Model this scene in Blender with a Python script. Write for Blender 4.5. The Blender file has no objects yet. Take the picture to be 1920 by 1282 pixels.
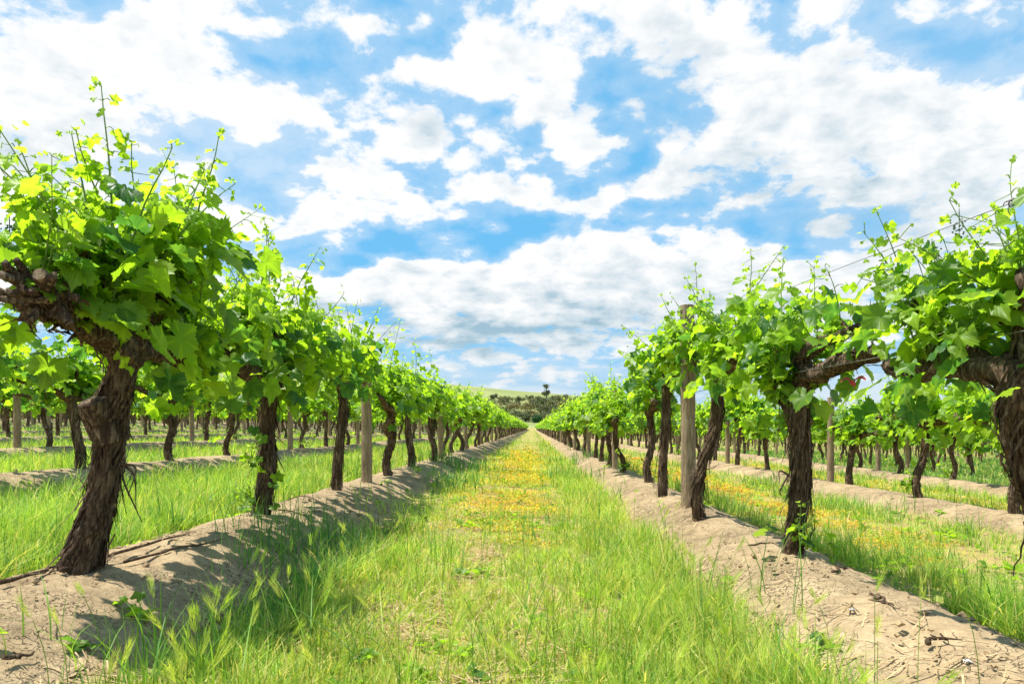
import bpy, math, random
import numpy as np
from mathutils import Vector

SC = bpy.context.scene
COL = SC.collection
R = math.radians
rng = np.random.default_rng(7)
random.seed(7)

# ------------------------------------------------------------------ camera
CAM_Z = 0.86
F = 1280.0            # focal length in photograph pixels (24 mm lens)
VX, VY = 998.0, 802.0  # where the rows vanish
cam_d = bpy.data.cameras.new('camera')
cam = bpy.data.objects.new('camera', cam_d)
COL.objects.link(cam)
cam.location = (0, 0, CAM_Z)
cam.rotation_euler = (R(90), 0, 0)
cam_d.sensor_width = 36
cam_d.lens = 24
cam_d.shift_x = -(VX - 960) / 1920
cam_d.shift_y = (VY - 641) / 1920
cam_d.clip_start = 0.05
cam_d.clip_end = 9000
cam_d.dof.use_dof = True
cam_d.dof.focus_distance = 4.6
cam_d.dof.aperture_fstop = 11.0
SC.camera = cam

# ------------------------------------------------------------------ light
SUN_AZ = R(-84)       # from +Y towards -X
SUN_EL = R(70)
SUN_DIR = Vector((math.sin(SUN_AZ) * math.cos(SUN_EL), math.cos(SUN_AZ) * math.cos(SUN_EL), math.sin(SUN_EL)))
sun_d = bpy.data.lights.new('sun', 'SUN')
sun_d.energy = 4.6
sun_d.angle = R(0.6)
sun_d.color = (1.0, 0.95, 0.87)
sun = bpy.data.objects.new('sun', sun_d)
COL.objects.link(sun)
sun.rotation_euler = SUN_DIR.to_track_quat('Z', 'Y').to_euler()

SC.view_settings.view_transform = 'Standard'
SC.view_settings.look = 'None'
SC.view_settings.gamma = 1
SC.view_settings.exposure = 0.92
SC.cycles.max_bounces = 8
SC.cycles.diffuse_bounces = 5
SC.cycles.glossy_bounces = 2
SC.cycles.transmission_bounces = 5
SC.cycles.caustics_reflective = False
SC.cycles.caustics_refractive = False
SC.cycles.sample_clamp_indirect = 6


class NT:
    """small helper for node trees"""
    def __init__(s, tree):
        s.t = tree
        s.n = tree.nodes
        s.l = tree.links

    def node(s, typ, **kw):
        n = s.n.new(typ)
        for k, v in kw.items():
            setattr(n, k, v)
        return n

    def put(s, sock, v):
        if v is None:
            return
        if isinstance(v, bpy.types.NodeSocket):
            s.l.new(v, sock)
        else:
            if isinstance(v, tuple) and len(v) == 3 and sock.type == 'RGBA':
                v = v + (1.0,)
            sock.default_value = v

    def math(s, op, a, b=None, c=None, clamp=False):
        n = s.node('ShaderNodeMath', operation=op, use_clamp=clamp)
        for i, v in enumerate((a, b, c)):
            s.put(n.inputs[i], v)
        return n.outputs[0]

    def vmath(s, op, a, b=None, scale=None):
        n = s.node('ShaderNodeVectorMath', operation=op)
        s.put(n.inputs[0], a)
        s.put(n.inputs[1], b)
        if scale is not None:
            s.put(n.inputs['Scale'], scale)
        return n.outputs['Value'] if op in ('DOT_PRODUCT', 'LENGTH', 'DISTANCE') else n.outputs[0]

    def noise(s, vec, scale, detail=4, rough=0.5, dist=0.0, dim='3D'):
        n = s.node('ShaderNodeTexNoise', noise_dimensions=dim)
        s.put(n.inputs['Vector'], vec)
        n.inputs['Scale'].default_value = scale
        n.inputs['Detail'].default_value = detail
        n.inputs['Roughness'].default_value = rough
        n.inputs['Distortion'].default_value = dist
        return n.outputs['Fac']

    def mix(s, f, a, b, blend='MIX'):
        n = s.node('ShaderNodeMix', data_type='RGBA', blend_type=blend)
        s.put(n.inputs['Factor'], f)
        s.put(n.inputs['A'] if False else n.inputs[6], a)
        s.put(n.inputs[7], b)
        return n.outputs[2]

    def maprange(s, v, a, b, c=0.0, d=1.0, smooth=True):
        n = s.node('ShaderNodeMapRange', interpolation_type='SMOOTHSTEP' if smooth else 'LINEAR')
        s.put(n.inputs['Value'], v)
        s.put(n.inputs['From Min'], a)
        s.put(n.inputs['From Max'], b)
        s.put(n.inputs['To Min'], c)
        s.put(n.inputs['To Max'], d)
        return n.outputs['Result']

    def ramp(s, f, stops):
        n = s.node('ShaderNodeValToRGB')
        cr = n.color_ramp
        while len(cr.elements) < len(stops):
            cr.elements.new(0.5)
        for e, (p, c) in zip(cr.elements, stops):
            e.position = p
            e.color = tuple(c) + (1.0,)
        s.put(n.inputs[0], f)
        return n.outputs[0]

    def attr(s, name):
        return s.node('ShaderNodeAttribute', attribute_name=name).outputs['Fac']


# ------------------------------------------------------------------ sky with clouds
world = bpy.data.worlds.new('World')
SC.world = world
world.use_nodes = True
world.cycles.sampling_method = 'MANUAL'
world.cycles.sample_map_resolution = 512
w = NT(world.node_tree)
w.n.clear()
out = w.node('ShaderNodeOutputWorld')
bg = w.node('ShaderNodeBackground')
bg.inputs['Strength'].default_value = 0.10
w.l.new(bg.outputs[0], out.inputs[0])
sky = w.node('ShaderNodeTexSky', sky_type='NISHITA')
sky.sun_disc = False
sky.sun_elevation = SUN_EL
sky.sun_rotation = SUN_AZ
sky.altitude = 300
sky.air_density = 1.0
sky.dust_density = 0.6
sky.ozone_density = 1.6
tc = w.node('ShaderNodeTexCoord')
dirv = w.vmath('NORMALIZE', tc.outputs['Generated'])
sx = w.node('ShaderNodeSeparateXYZ')
w.l.new(dirv, sx.inputs[0])
dx_, dy_, dz_ = sx.outputs
# cloud layer coordinate: where the view ray meets a flat layer (softened near the horizon)
inv = w.math('DIVIDE', 1.0, w.math('ADD', w.math('MAXIMUM', dz_, 0.0), 0.32))
cx = w.math('MULTIPLY', dx_, inv)
cy = w.math('MULTIPLY', dy_, inv)
cc = w.node('ShaderNodeCombineXYZ')
w.l.new(cx, cc.inputs[0])
w.l.new(cy, cc.inputs[1])
cpos = cc.outputs[0]
# heading / climb of the ray, used to place the large cloud masses in the sky
yy = w.math('MAXIMUM', w.math('ABSOLUTE', dy_), 0.15)
U = w.math('DIVIDE', dx_, yy)
V = w.math('DIVIDE', dz_, yy)
warp = w.node('ShaderNodeTexNoise', noise_dimensions='3D')
w.l.new(cpos, warp.inputs['Vector'])
warp.inputs['Scale'].default_value = 3.6
warp.inputs['Detail'].default_value = 2
ws = w.node('ShaderNodeSeparateColor')
w.l.new(warp.outputs['Color'], ws.inputs[0])
U = w.math('ADD', U, w.math('MULTIPLY', w.math('SUBTRACT', ws.outputs[0], 0.5), 0.16))
V = w.math('ADD', V, w.math('MULTIPLY', w.math('SUBTRACT', ws.outputs[1], 0.5), 0.14))
UV = w.node('ShaderNodeCombineXYZ')
w.l.new(U, UV.inputs[0])
w.l.new(V, UV.inputs[1])


def blobs(lst):
    """sum of soft ellipses, each a bank of cloud (or a gap) at a heading and height in the sky; photo-px for readability"""
    acc = None
    for (px, py, rx, ry, amp) in lst:
        c = ((px - VX) / F, (VY - py) / F, 0.0)
        d = w.vmath('SUBTRACT', UV.outputs[0], c)
        d = w.vmath('MULTIPLY', d, (F / rx, F / ry, 0.0))
        l2 = w.vmath('DOT_PRODUCT', d, d)
        g = w.math('MULTIPLY', w.math('EXPONENT', w.math('MULTIPLY', l2, -1.0)), amp)
        acc = g if acc is None else w.math('ADD', acc, g)
    return acc


mass = blobs([
    (230, 120, 340, 130, .85), (60, 330, 200, 170, .5), (430, 200, 150, 60, .35),
    (700, 300, 150, 95, .65), (590, 395, 70, 40, .45), (930, 160, 140, 75, .6), (955, 320, 70, 55, .65),
    (1080, 30, 240, 60, .5), (1330, 70, 260, 80, .4), (1560, 210, 340, 125, .9), (1800, 310, 210, 140, .75),
    (1240, 365, 90, 36, .55), (1110, 400, 75, 28, .7), (1000, 540, 340, 66, 1.2), (1330, 525, 230, 66, 1.0),
    (490, 440, 110, 60, .5), (620, 560, 200, 50, .6), (1560, 570, 150, 60, .4), (745, 130, 60, 36, .6), (680, 25, 40, 25, .5), (790, 40, 30, 22, .5),
    (1000, 650, 480, 50, .4), (1700, 520, 300, 70, .35), (200, 480, 250, 80, .4), (1090, 285, 36, 45, .4),
    (600, 85, 100, 50, -.65), (530, 290, 36, 60, -.4), (700, 478, 170, 26, -.9), (960, 425, 110, 26, -.85),
    (1185, 300, 34, 60, -.7), (1130, 190, 45, 40, -.4), (860, 55, 36, 50, -.5), (1680, 50, 170, 28, -.5), (1190, 455, 60, 16, -.3),
    (1440, 435, 140, 22, -.5), (270, 285, 90, 26, -.5), (470, 330, 50, 50, -.5), (1060, 350, 40, 26, -.4), (650, 220, 50, 40, -.35),
])
n1 = w.noise(cpos, 6.3, 7, 0.62, 0.2)
n2 = w.noise(cpos, 17.0, 4, 0.62)
vor = w.node('ShaderNodeTexVoronoi', feature='F1', voronoi_dimensions='2D')
w.l.new(w.vmath('ADD', cpos, w.vmath('SCALE', warp.outputs['Color'], None, .25)), vor.inputs['Vector'])
vor.inputs['Scale'].default_value = 8.0
vor.inputs['Detail'].default_value = 1.0
vor.inputs['Roughness'].default_value = 0.6
puff = w.math('SUBTRACT', 0.5, vor.outputs['Distance'])
dens = w.math('ADD', mass, w.math('MULTIPLY', w.math('SUBTRACT', n1, 0.5), 2.5))
dens = w.math('ADD', dens, w.math('MULTIPLY', w.math('SUBTRACT', n2, 0.5), 0.95))
dens = w.math('ADD', dens, w.math('MULTIPLY', puff, 0.7))
mask = w.maprange(dens, -0.16, 0.36)
veil = w.math('ADD', w.maprange(dens, -0.7, 0.1, 0.0, 0.25), blobs([(80, 330, 330, 260, .35), (480, 280, 200, 120, .15), (1750, 250, 300, 250, .2)]), None, True)
mask = w.math('MAXIMUM', mask, veil)
# thick middles of the clouds go grey, thin rims stay white
dark = blobs([(880, 622, 290, 34, 1.15), (640, 600, 160, 30, .3), (1500, 350, 300, 80, .55), (1320, 200, 180, 70, .35),
              (1150, 600, 200, 40, .4), (1750, 420, 250, 90, .4), (1400, 110, 250, 50, .35), (770, 250, 60, 40, .5),
              (80, 280, 200, 100, .35), (1010, 235, 70, 26, .4), (1560, 560, 250, 60, .35), (960, 690, 600, 40, .35)])
lv_ = w.node('ShaderNodeCombineXYZ')
w.l.new(w.math('MULTIPLY', dx_, 2.2), lv_.inputs[0])
w.l.new(w.math('MULTIPLY', dz_, 15.0), lv_.inputs[1])
n3 = w.noise(lv_.outputs[0], 2.2, 3, 0.5)
n1b = w.noise(w.vmath('ADD', cpos, (-0.045, 0.02, 0.0)), 6.3, 4, 0.62, 0.2)
rim = w.math('MULTIPLY', w.math('SUBTRACT', n1b, n1), 2.0)
core = w.maprange(dens, 0.5, 1.5, 0.0, 0.28)
shade = w.math('ADD', core, w.math('MULTIPLY', dark, w.maprange(n3, 0.32, 0.62, 0.35, 1.0)))
shade = w.math('ADD', shade, w.math('MULTIPLY', rim, w.maprange(dens, 0.1, 0.6)))
shade = w.math('MULTIPLY', shade, w.maprange(n2, 0.3, 0.7, 0.8, 1.15), clamp=True)
cloudc = w.mix(shade, (5.5, 5.5, 5.5), (1.9, 2.9, 3.55))
# the blue between the clouds
blue = w.mix(0.85, w.mix(1.0, sky.outputs[0], (0.36, 0.80, 0.94), 'MULTIPLY'), (0.92, 2.95, 4.95))
skyc = w.mix(mask, blue, cloudc)
# low bands of thin cloud along the horizon
hz = w.maprange(dz_, 0.02, 0.15, 1.0, 0.0)
lowc = w.mix(w.maprange(n3, 0.38, 0.60), (3.0, 3.85, 4.55), (4.6, 4.75, 4.85))
skyc = w.mix(w.math('MULTIPLY', hz, 0.8), skyc, lowc)
w.l.new(skyc, bg.inputs['Color'])

# ------------------------------------------------------------------ numeric noise
_pr = np.random.default_rng(3)
_perm = _pr.permutation(256)
_perm = np.concatenate([_perm, _perm, _perm])
_grad = _pr.normal(size=(256, 3))
_grad /= np.linalg.norm(_grad, axis=1)[:, None]


def pn(x, y, z=0.0):
    x, y, z = np.broadcast_arrays(np.asarray(x, float), np.asarray(y, float), np.asarray(z, float))
    xi, yi, zi = np.floor(x).astype(int), np.floor(y).astype(int), np.floor(z).astype(int)
    xf, yf, zf = x - xi, y - yi, z - zi
    u, v, ww = [t * t * t * (t * (t * 6 - 15) + 10) for t in (xf, yf, zf)]
    xi, yi, zi = xi & 255, yi & 255, zi & 255

    def g(i, j, k):
        h = _perm[_perm[_perm[xi + i] + yi + j] + zi + k] & 255
        gr = _grad[h]
        return gr[..., 0] * (xf - i) + gr[..., 1] * (yf - j) + gr[..., 2] * (zf - k)
    lerp = lambda a, b, t: a + (b - a) * t
    return lerp(lerp(lerp(g(0, 0, 0), g(1, 0, 0), u), lerp(g(0, 1, 0), g(1, 1, 0), u), v),
                lerp(lerp(g(0, 0, 1), g(1, 0, 1), u), lerp(g(0, 1, 1), g(1, 1, 1), u), v), ww)


def fbm(x, y, z=0.0, o=4):
    s, a = 0, 1.0
    for i in range(o):
        s = s + a * pn(np.asarray(x) * 2 ** i + 17.3 * i, np.asarray(y) * 2 ** i + 5.1 * i, np.asarray(z) * 2 ** i)
        a *= 0.5
    return s


def sstep(a, b, x):
    t = np.clip((np.asarray(x, float) - a) / (b - a), 0, 1)
    return t * t * (3 - 2 * t)


# ------------------------------------------------------------------ the lie of the land
X0, SP = -1.82, 3.29      # first row beside the path, spacing between rows
CROSS = 0.04              # the field falls gently to the right
row_x = lambda k: X0 + SP * k


def row_of(x):
    k = np.round((np.asarray(x) - X0) / SP)
    return k, np.asarray(x) - (X0 + SP * k)


def mound_h(x, y):
    k, d = row_of(x)
    wid = 0.64 + 0.12 * pn(k * 3.1, np.asarray(y) * 0.55, 1.0) + 0.04 * pn(k * 3.1, np.asarray(y) * 2.3, 4.0)
    h = 0.17 + 0.035 * pn(k * 7.7, np.asarray(y) * 0.5, 8.0)
    t = np.clip(np.abs(d) / wid, 0, 1)
    prof = 0.5 + 0.5 * np.cos(np.pi * t ** 1.15)
    amp = np.where(k > 3.5, 0.12, 1.0) * np.where(np.abs(k) > 14, 0, 1) * sstep(245, 225, y) * sstep(-6, -4, y)
    return h * prof * amp


def base_z(x, y):
    x, y = np.asarray(x, float), np.asarray(y, float)
    z = -CROSS * 55 * np.tanh(x / 55) * sstep(420, 120, y)
    hill = 34 * sstep(215, 570, y) * (1 - 0.0026 * (x + 46)) * sstep(330, 60, np.abs(x + 60) * 0.55)
    hill = hill * (1 + 0.03 * pn(x * 0.02, y * 0.02)) * sstep(1700, 700, y)
    low = 9 * sstep(260, 700, y) * sstep(60, 300, np.abs(x)) * sstep(2400, 900, y)
    return z + hill + low + .03 * sstep(300, 240, y)


def ground_z(x, y):
    return base_z(x, y) + mound_h(x, y) + 0.012 * pn(np.asarray(x) * 2.2, np.asarray(y) * 2.2)


gz = lambda x, y: float(ground_z(np.array([x]), np.array([y]))[0])

# ------------------------------------------------------------------ mesh collecting


class MB:
    def __init__(s):
        s.v, s.f, s.a, s.n = [], {}, [], 0

    def add(s, v, faces, tint=0.0):
        v = np.asarray(v, float).reshape(-1, 3)
        t = np.broadcast_to(np.asarray(tint, float), (len(v),))
        for f in (faces if isinstance(faces, (list, tuple)) else [faces]):
            f = np.asarray(f, int)
            s.f.setdefault(f.shape[1], []).append(f + s.n)
        s.v.append(v)
        s.a.append(t)
        s.n += len(v)

    def build(s, name, mat, parent=None, smooth=True):
        v = np.concatenate(s.v)
        me = bpy.data.meshes.new(name)
        me.vertices.add(len(v))
        me.vertices.foreach_set('co', v.astype(np.float32).ravel())
        idx, tot = [], []
        for k, fl in s.f.items():
            f = np.concatenate(fl)
            idx.append(f.ravel())
            tot.append(np.full(len(f), k))
        idx = np.concatenate(idx)
        tot = np.concatenate(tot)
        st = np.concatenate([[0], np.cumsum(tot)[:-1]])
        me.loops.add(len(idx))
        me.loops.foreach_set('vertex_index', idx.astype(np.int32))
        me.polygons.add(len(tot))
        me.polygons.foreach_set('loop_start', st.astype(np.int32))
        me.polygons.foreach_set('loop_total', tot.astype(np.int32))
        me.polygons.foreach_set('use_smooth', np.full(len(tot), smooth))
        at = me.attributes.new('tint', 'FLOAT', 'POINT')
        at.data.foreach_set('value', np.concatenate(s.a).astype(np.float32))
        me.update(calc_edges=True)
        me.materials.append(mat)
        o = bpy.data.objects.new(name, me)
        COL.objects.link(o)
        if parent is not None:
            o.parent = parent
        return o


def tag(o, label=None, cat=None, group=None, kind=None):
    if label:
        o['label'] = label
    if cat:
        o['category'] = cat
    if group:
        o['group'] = group
    if kind:
        o['kind'] = kind
    return o


def empty(name, loc, rz=0.0, scale=1.0):
    e = bpy.data.objects.new(name, None)
    e.empty_display_size = 0.1
    COL.objects.link(e)
    e.location = loc
    e.rotation_euler = (0, 0, rz)
    e.scale = (scale,) * 3
    return e


def copy_tree(o, parent=None):
    kids = [c for c in o.children]
    c = o.copy()
    COL.objects.link(c)
    c.parent = parent
    for ch in kids:
        copy_tree(ch, c)
    return c


def resample(path, n):
    """Catmull-Rom through the points, n samples"""
    p = np.asarray(path, float)
    if len(p) == 2:
        return p[0] + (p[1] - p[0]) * np.linspace(0, 1, n)[:, None]
    q = np.vstack([2 * p[0] - p[1], p, 2 * p[-1] - p[-2]])
    t = np.linspace(0, len(p) - 1 - 1e-9, n)
    i = t.astype(int)
    f = (t - i)[:, None]
    a, b, c, d = q[i], q[i + 1], q[i + 2], q[i + 3]
    return 0.5 * (2 * b + (c - a) * f + (2 * a - 5 * b + 4 * c - d) * f ** 2 + (3 * b - 3 * c + d - a) * f ** 3)


def frames(p):
    t = np.gradient(p, axis=0)
    t /= np.linalg.norm(t, axis=1)[:, None] + 1e-9
    n = np.zeros_like(p)
    ref = np.array([1.0, 0, 0]) if abs(t[0][0]) < 0.8 else np.array([0, 1.0, 0])
    u = ref - t[0] * ref.dot(t[0])
    n[0] = u / np.linalg.norm(u)
    for i in range(1, len(p)):
        u = n[i - 1] - t[i] * n[i - 1].dot(t[i])
        n[i] = u / (np.linalg.norm(u) + 1e-9)
    return t, n, np.cross(t, n)


def tube(mb, path, rad, seg=8, rings=12, bark=0.0, seed=0.0, tint=0.0, cap=True, freq=7.0, knots=0.0):
    p = resample(path, rings)
    r = np.interp(np.linspace(0, 1, rings), np.linspace(0, 1, len(rad)), rad)
    t, n, b = frames(p)
    th = np.linspace(0, 2 * np.pi, seg, endpoint=False)
    L = np.concatenate([[0], np.cumsum(np.linalg.norm(np.diff(p, axis=0), axis=1))])
    TH, LL = np.meshgrid(th, L)
    rr = r[:, None] * np.ones_like(TH)
    if bark > 0:
        ths = TH + LL * 1.6 + 0.5 * pn(LL * 4, seed, 3.0)      # fibres wind slowly round the stem
        c, s_ = np.cos(ths), np.sin(ths)
        f1 = pn(c * freq * .3 + seed, s_ * freq * .3, LL * 3.0)
        f2 = pn(c * freq + seed, s_ * freq, LL * 5.0)
        f3 = pn(c * freq * 2.3 + seed, s_ * freq * 2.3, LL * 12.0)
        ridge = 1 - 2 * np.abs(f2) * 2
        rr = rr * (1 + bark * (0.9 * f1 + 0.32 * ridge + 0.32 * f3))
    if knots > 0:
        rr = rr * (1 + knots * np.clip(pn(np.cos(TH) * .8 + seed * 1.7, np.sin(TH) * .8, LL * 9.0), -.5, .6))
    v = p[:, None, :] + rr[..., None] * (np.cos(TH)[..., None] * n[:, None, :] + np.sin(TH)[..., None] * b[:, None, :])
    v = v.reshape(-1, 3)
    i = np.arange(rings - 1)[:, None] * seg
    j = np.arange(seg)[None, :]
    j2 = (j + 1) % seg
    q = np.stack([i + j, i + j2, i + seg + j2, i + seg + j], -1).reshape(-1, 4)
    fs = [q]
    tt = np.broadcast_to(np.asarray(tint, float), (rings,)) if np.ndim(tint) else np.full(rings, tint)
    ta = np.repeat(tt, seg)
    if cap:
        e = len(v)
        v = np.vstack([v, p[0] - t[0] * r[0] * .15, p[-1] + t[-1] * r[-1] * .25])
        jj = np.arange(seg)
        j3 = (jj + 1) % seg
        fs.append(np.stack([np.full(seg, e), j3, jj], -1))
        o = (rings - 1) * seg
        fs.append(np.stack([np.full(seg, e + 1), o + jj, o + j3], -1))
        ta = np.concatenate([ta, [tt[0], tt[-1]]])
    mb.add(v, fs, ta)
    return p


# ------------------------------------------------------------------ materials
def new_mat(name):
    m = bpy.data.materials.new(name)
    m.use_nodes = True
    t = NT(m.node_tree)
    t.n.clear()
    o = t.node('ShaderNodeOutputMaterial')
    return m, t, o


def leafy(name, stops, trans_mul, mix=0.45, rough=0.45, varscale=0.0, spec=0.3):
    m, t, o = new_mat(name)
    tint = t.attr('tint')
    c = t.ramp(tint, stops)
    if varscale:
        geo = t.node('ShaderNodeNewGeometry')
        nz = t.noise(geo.outputs['Position'], varscale, 3, .6)
        hs = t.node('ShaderNodeHueSaturation')
        t.put(hs.inputs['Value'], t.maprange(nz, .3, .7, .8, 1.2))
        t.put(hs.inputs['Color'], c)
        c = hs.outputs[0]
    b = t.node('ShaderNodeBsdfPrincipled')
    t.put(b.inputs['Base Color'], c)
    b.inputs['Roughness'].default_value = rough
    b.inputs['Specular IOR Level'].default_value = spec
    tr = t.node('ShaderNodeBsdfTranslucent')
    t.put(tr.inputs['Color'], t.mix(1.0, c, trans_mul, 'MULTIPLY'))
    mx = t.node('ShaderNodeMixShader')
    mx.inputs[0].default_value = mix
    t.l.new(b.outputs[0], mx.inputs[1])
    t.l.new(tr.outputs[0], mx.inputs[2])
    t.l.new(mx.outputs[0], o.inputs[0])
    return m


M = {}
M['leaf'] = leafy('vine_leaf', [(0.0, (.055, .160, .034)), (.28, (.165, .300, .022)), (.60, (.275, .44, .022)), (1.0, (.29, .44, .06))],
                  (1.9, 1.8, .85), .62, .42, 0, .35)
M['shoot'] = leafy('green_shoot', [(0.0, (.12, .09, .04)), (.3, (.12, .20, .04)), (1.0, (.22, .36, .06))], (1.2, 1.2, .8), .15)
M['grass'] = leafy('grass_blades', [(0.0, (.045, .14, .045)), (.25, (.12, .27, .045)), (.5, (.28, .45, .05)), (.75, (.46, .55, .09)), (1.0, (.66, .53, .23))],
                   (1.7, 1.6, .9), .42, .5, 0.9)
M['flowers'] = leafy('ground_cover', [(0.0, (.14, .30, .03)), (.35, (.36, .46, .03)), (.62, (.72, .54, .025)), (.84, (.66, .33, .03)), (1.0, (.40, .15, .05))],
                     (1.3, 1.1, .8), .35, .6, 0.7)
M['straw'] = leafy('dry_straw', [(0.0, (.24, .15, .07)), (1.0, (.6, .46, .25))], (1, 1, 1), .2, .7)
M['tree'] = leafy('tree_leaf', [(0.0, (.09, .12, .055)), (.5, (.18, .195, .08)), (1.0, (.30, .255, .10))], (1.2, 1.1, .8), .25, .6)
M['bush'] = leafy('bush_leaf', [(0.0, (.012, .06, .018)), (1.0, (.04, .13, .03))], (1.2, 1.2, .8), .25, .5)


def bark_mat(name, c0, c1, c2, scale=1.0):
    m, t, o = new_mat(name)
    tc_ = t.node('ShaderNodeTexCoord')
    mp = t.node('ShaderNodeMapping')
    t.l.new(tc_.outputs['Object'], mp.inputs[0])
    mp.inputs['Scale'].default_value = (46 * scale, 46 * scale, 5.0 * scale)
    nz = t.noise(mp.outputs[0], 1.5, 6, .62, .5)
    n2_ = t.noise(tc_.outputs['Object'], 7, 5, .6)
    f = t.math('ADD', t.math('MULTIPLY', nz, .75), t.math('MULTIPLY', n2_, .3))
    c = t.ramp(f, [(.36, c0), (.52, c1), (.68, c2)])
    b = t.node('ShaderNodeBsdfPrincipled')
    t.put(b.inputs['Base Color'], c)
    b.inputs['Roughness'].default_value = .9
    b.inputs['Specular IOR Level'].default_value = .15
    bp = t.node('ShaderNodeBump')
    bp.inputs['Strength'].default_value = 1.0
    bp.inputs['Distance'].default_value = .02
    t.l.new(nz, bp.inputs['Height'])
    t.l.new(bp.outputs[0], b.inputs['Normal'])
    t.l.new(b.outputs[0], o.inputs[0])
    return m


M['bark'] = bark_mat('vine_bark', (.016, .010, .007), (.085, .054, .034), (.36, .265, .18))
M['strip'] = bark_mat('loose_bark', (.035, .021, .013), (.10, .062, .038), (.26, .185, .12), 1.4)
M['wood'] = bark_mat('post_wood', (.15, .11, .07), (.30, .22, .14), (.46, .36, .24), .9)
M['cutwood'] = bark_mat('cut_wood', (.20, .13, .08), (.38, .27, .17), (.52, .40, .27), 2)
M['treebark'] = bark_mat('tree_bark', (.10, .08, .06), (.22, .18, .14), (.38, .33, .27), .1)


def plain(name, col, rough=.5, metal=0.0, noise_amt=.25, scale=40):
    m, t, o = new_mat(name)
    tc_ = t.node('ShaderNodeTexCoord')
    nz = t.noise(tc_.outputs['Object'], scale, 4, .6)
    dk = tuple(c * (1 - noise_amt) for c in col)
    lt = tuple(min(1, c * (1 + noise_amt)) for c in col)
    b = t.node('ShaderNodeBsdfPrincipled')
    t.put(b.inputs['Base Color'], t.mix(t.maprange(nz, .3, .7), dk, lt))
    b.inputs['Roughness'].default_value = rough
    b.inputs['Metallic'].default_value = metal
    t.l.new(b.outputs[0], o.inputs[0])
    return m


M['wire'] = plain('galvanised_wire', (.22, .21, .20), .5, .8)
M['ribbon'] = plain('red_tie', (.42, .035, .04), .7)
M['rust'] = plain('rusty_bark', (.20, .075, .04), .9, 0, .4, 90)
M['white'] = plain('white_scrap', (.62, .60, .56), .7)
M['stone'] = plain('stone', (.34, .26, .17), .9, 0, .35, 60)
M['berry'] = plain('flower_buds', (.035, .10, .02), .5, 0, .4, 120)

# ground: one sheet, tints by where soil, grass and hillside lie
gm, t, o = new_mat('ground_soil')
geo = t.node('ShaderNodeNewGeometry')
pos = geo.outputs['Position']
soil = t.attr('tint')        # 1 bare mound, 0 grassy strip
strip = t.attr('flower')
hillf = t.attr('hill')
na = t.noise(pos, 1.3, 6, .6)
nb = t.noise(pos, 14, 6, .65)
nc = t.noise(pos, 70, 4, .6)
dirt = t.ramp(t.math('ADD', t.math('MULTIPLY', na, .5), t.math('MULTIPLY', nb, .5)),
              [(.34, (.17, .122, .070)), (.5, (.315, .232, .135)), (.66, (.44, .335, .20))])
wv = t.node('ShaderNodeTexNoise')
t.l.new(pos, wv.inputs['Vector'])
wv.inputs['Scale'].default_value = 13
wv.inputs['Detail'].default_value = 3
wp = t.vmath('ADD', pos, t.vmath('SCALE', wv.outputs['Color'], None, .22))
vo = t.node('ShaderNodeTexVoronoi', feature='DISTANCE_TO_EDGE')
t.l.new(wp, vo.inputs['Vector'])
vo.inputs['Scale'].default_value = 17
crack = t.maprange(vo.outputs['Distance'], 0.0, t.maprange(nb, .35, .65, .012, .07))
crackwhere = t.maprange(t.noise(pos, 2.2, 3, .5), .46, .66)
crack = t.math('SUBTRACT', 1.0, t.math('MULTIPLY', t.math('SUBTRACT', 1.0, crack), crackwhere))
dirt = t.mix(t.math('MULTIPLY', t.math('SUBTRACT', 1.0, crack), .72), dirt, (.10, .065, .04))
clod = t.maprange(nc, .28, .42)
dirt = t.mix(t.math('MULTIPLY', t.math('SUBTRACT', 1.0, clod), .4), dirt, (.15, .10, .06))
turf = t.ramp(t.math('ADD', t.math('MULTIPLY', na, .45), t.math('MULTIPLY', nb, .55)),
              [(.33, (.24, .15, .08)), (.46, (.36, .26, .11)), (.56, (.24, .27, .06)), (.72, (.24, .33, .05))])
turf = t.mix(t.math('MULTIPLY', strip, t.maprange(nb, .38, .6)), turf, (.34, .29, .05))
col = t.mix(soil, turf, dirt)
hillc = t.ramp(t.noise(pos, .03, 6, .6), [(.3, (.17, .205, .07)), (.55, (.22, .245, .09)), (.75, (.30, .29, .13))])
col = t.mix(hillf, col, hillc)
b = t.node('ShaderNodeBsdfPrincipled')
t.put(b.inputs['Base Color'], col)
b.inputs['Roughness'].default_value = .95
b.inputs['Specular IOR Level'].default_value = .1
bp = t.node('ShaderNodeBump')
bp.inputs['Strength'].default_value = 1.0
bp.inputs['Distance'].default_value = .02
hgt = t.math('ADD', t.math('MULTIPLY', crack, .8), t.math('ADD', t.math('MULTIPLY', nb, .7), t.math('MULTIPLY', nc, .35)))
t.l.new(hgt, bp.inputs['Height'])
t.l.new(bp.outputs[0], b.inputs['Normal'])
t.l.new(b.outputs[0], o.inputs[0])

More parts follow.
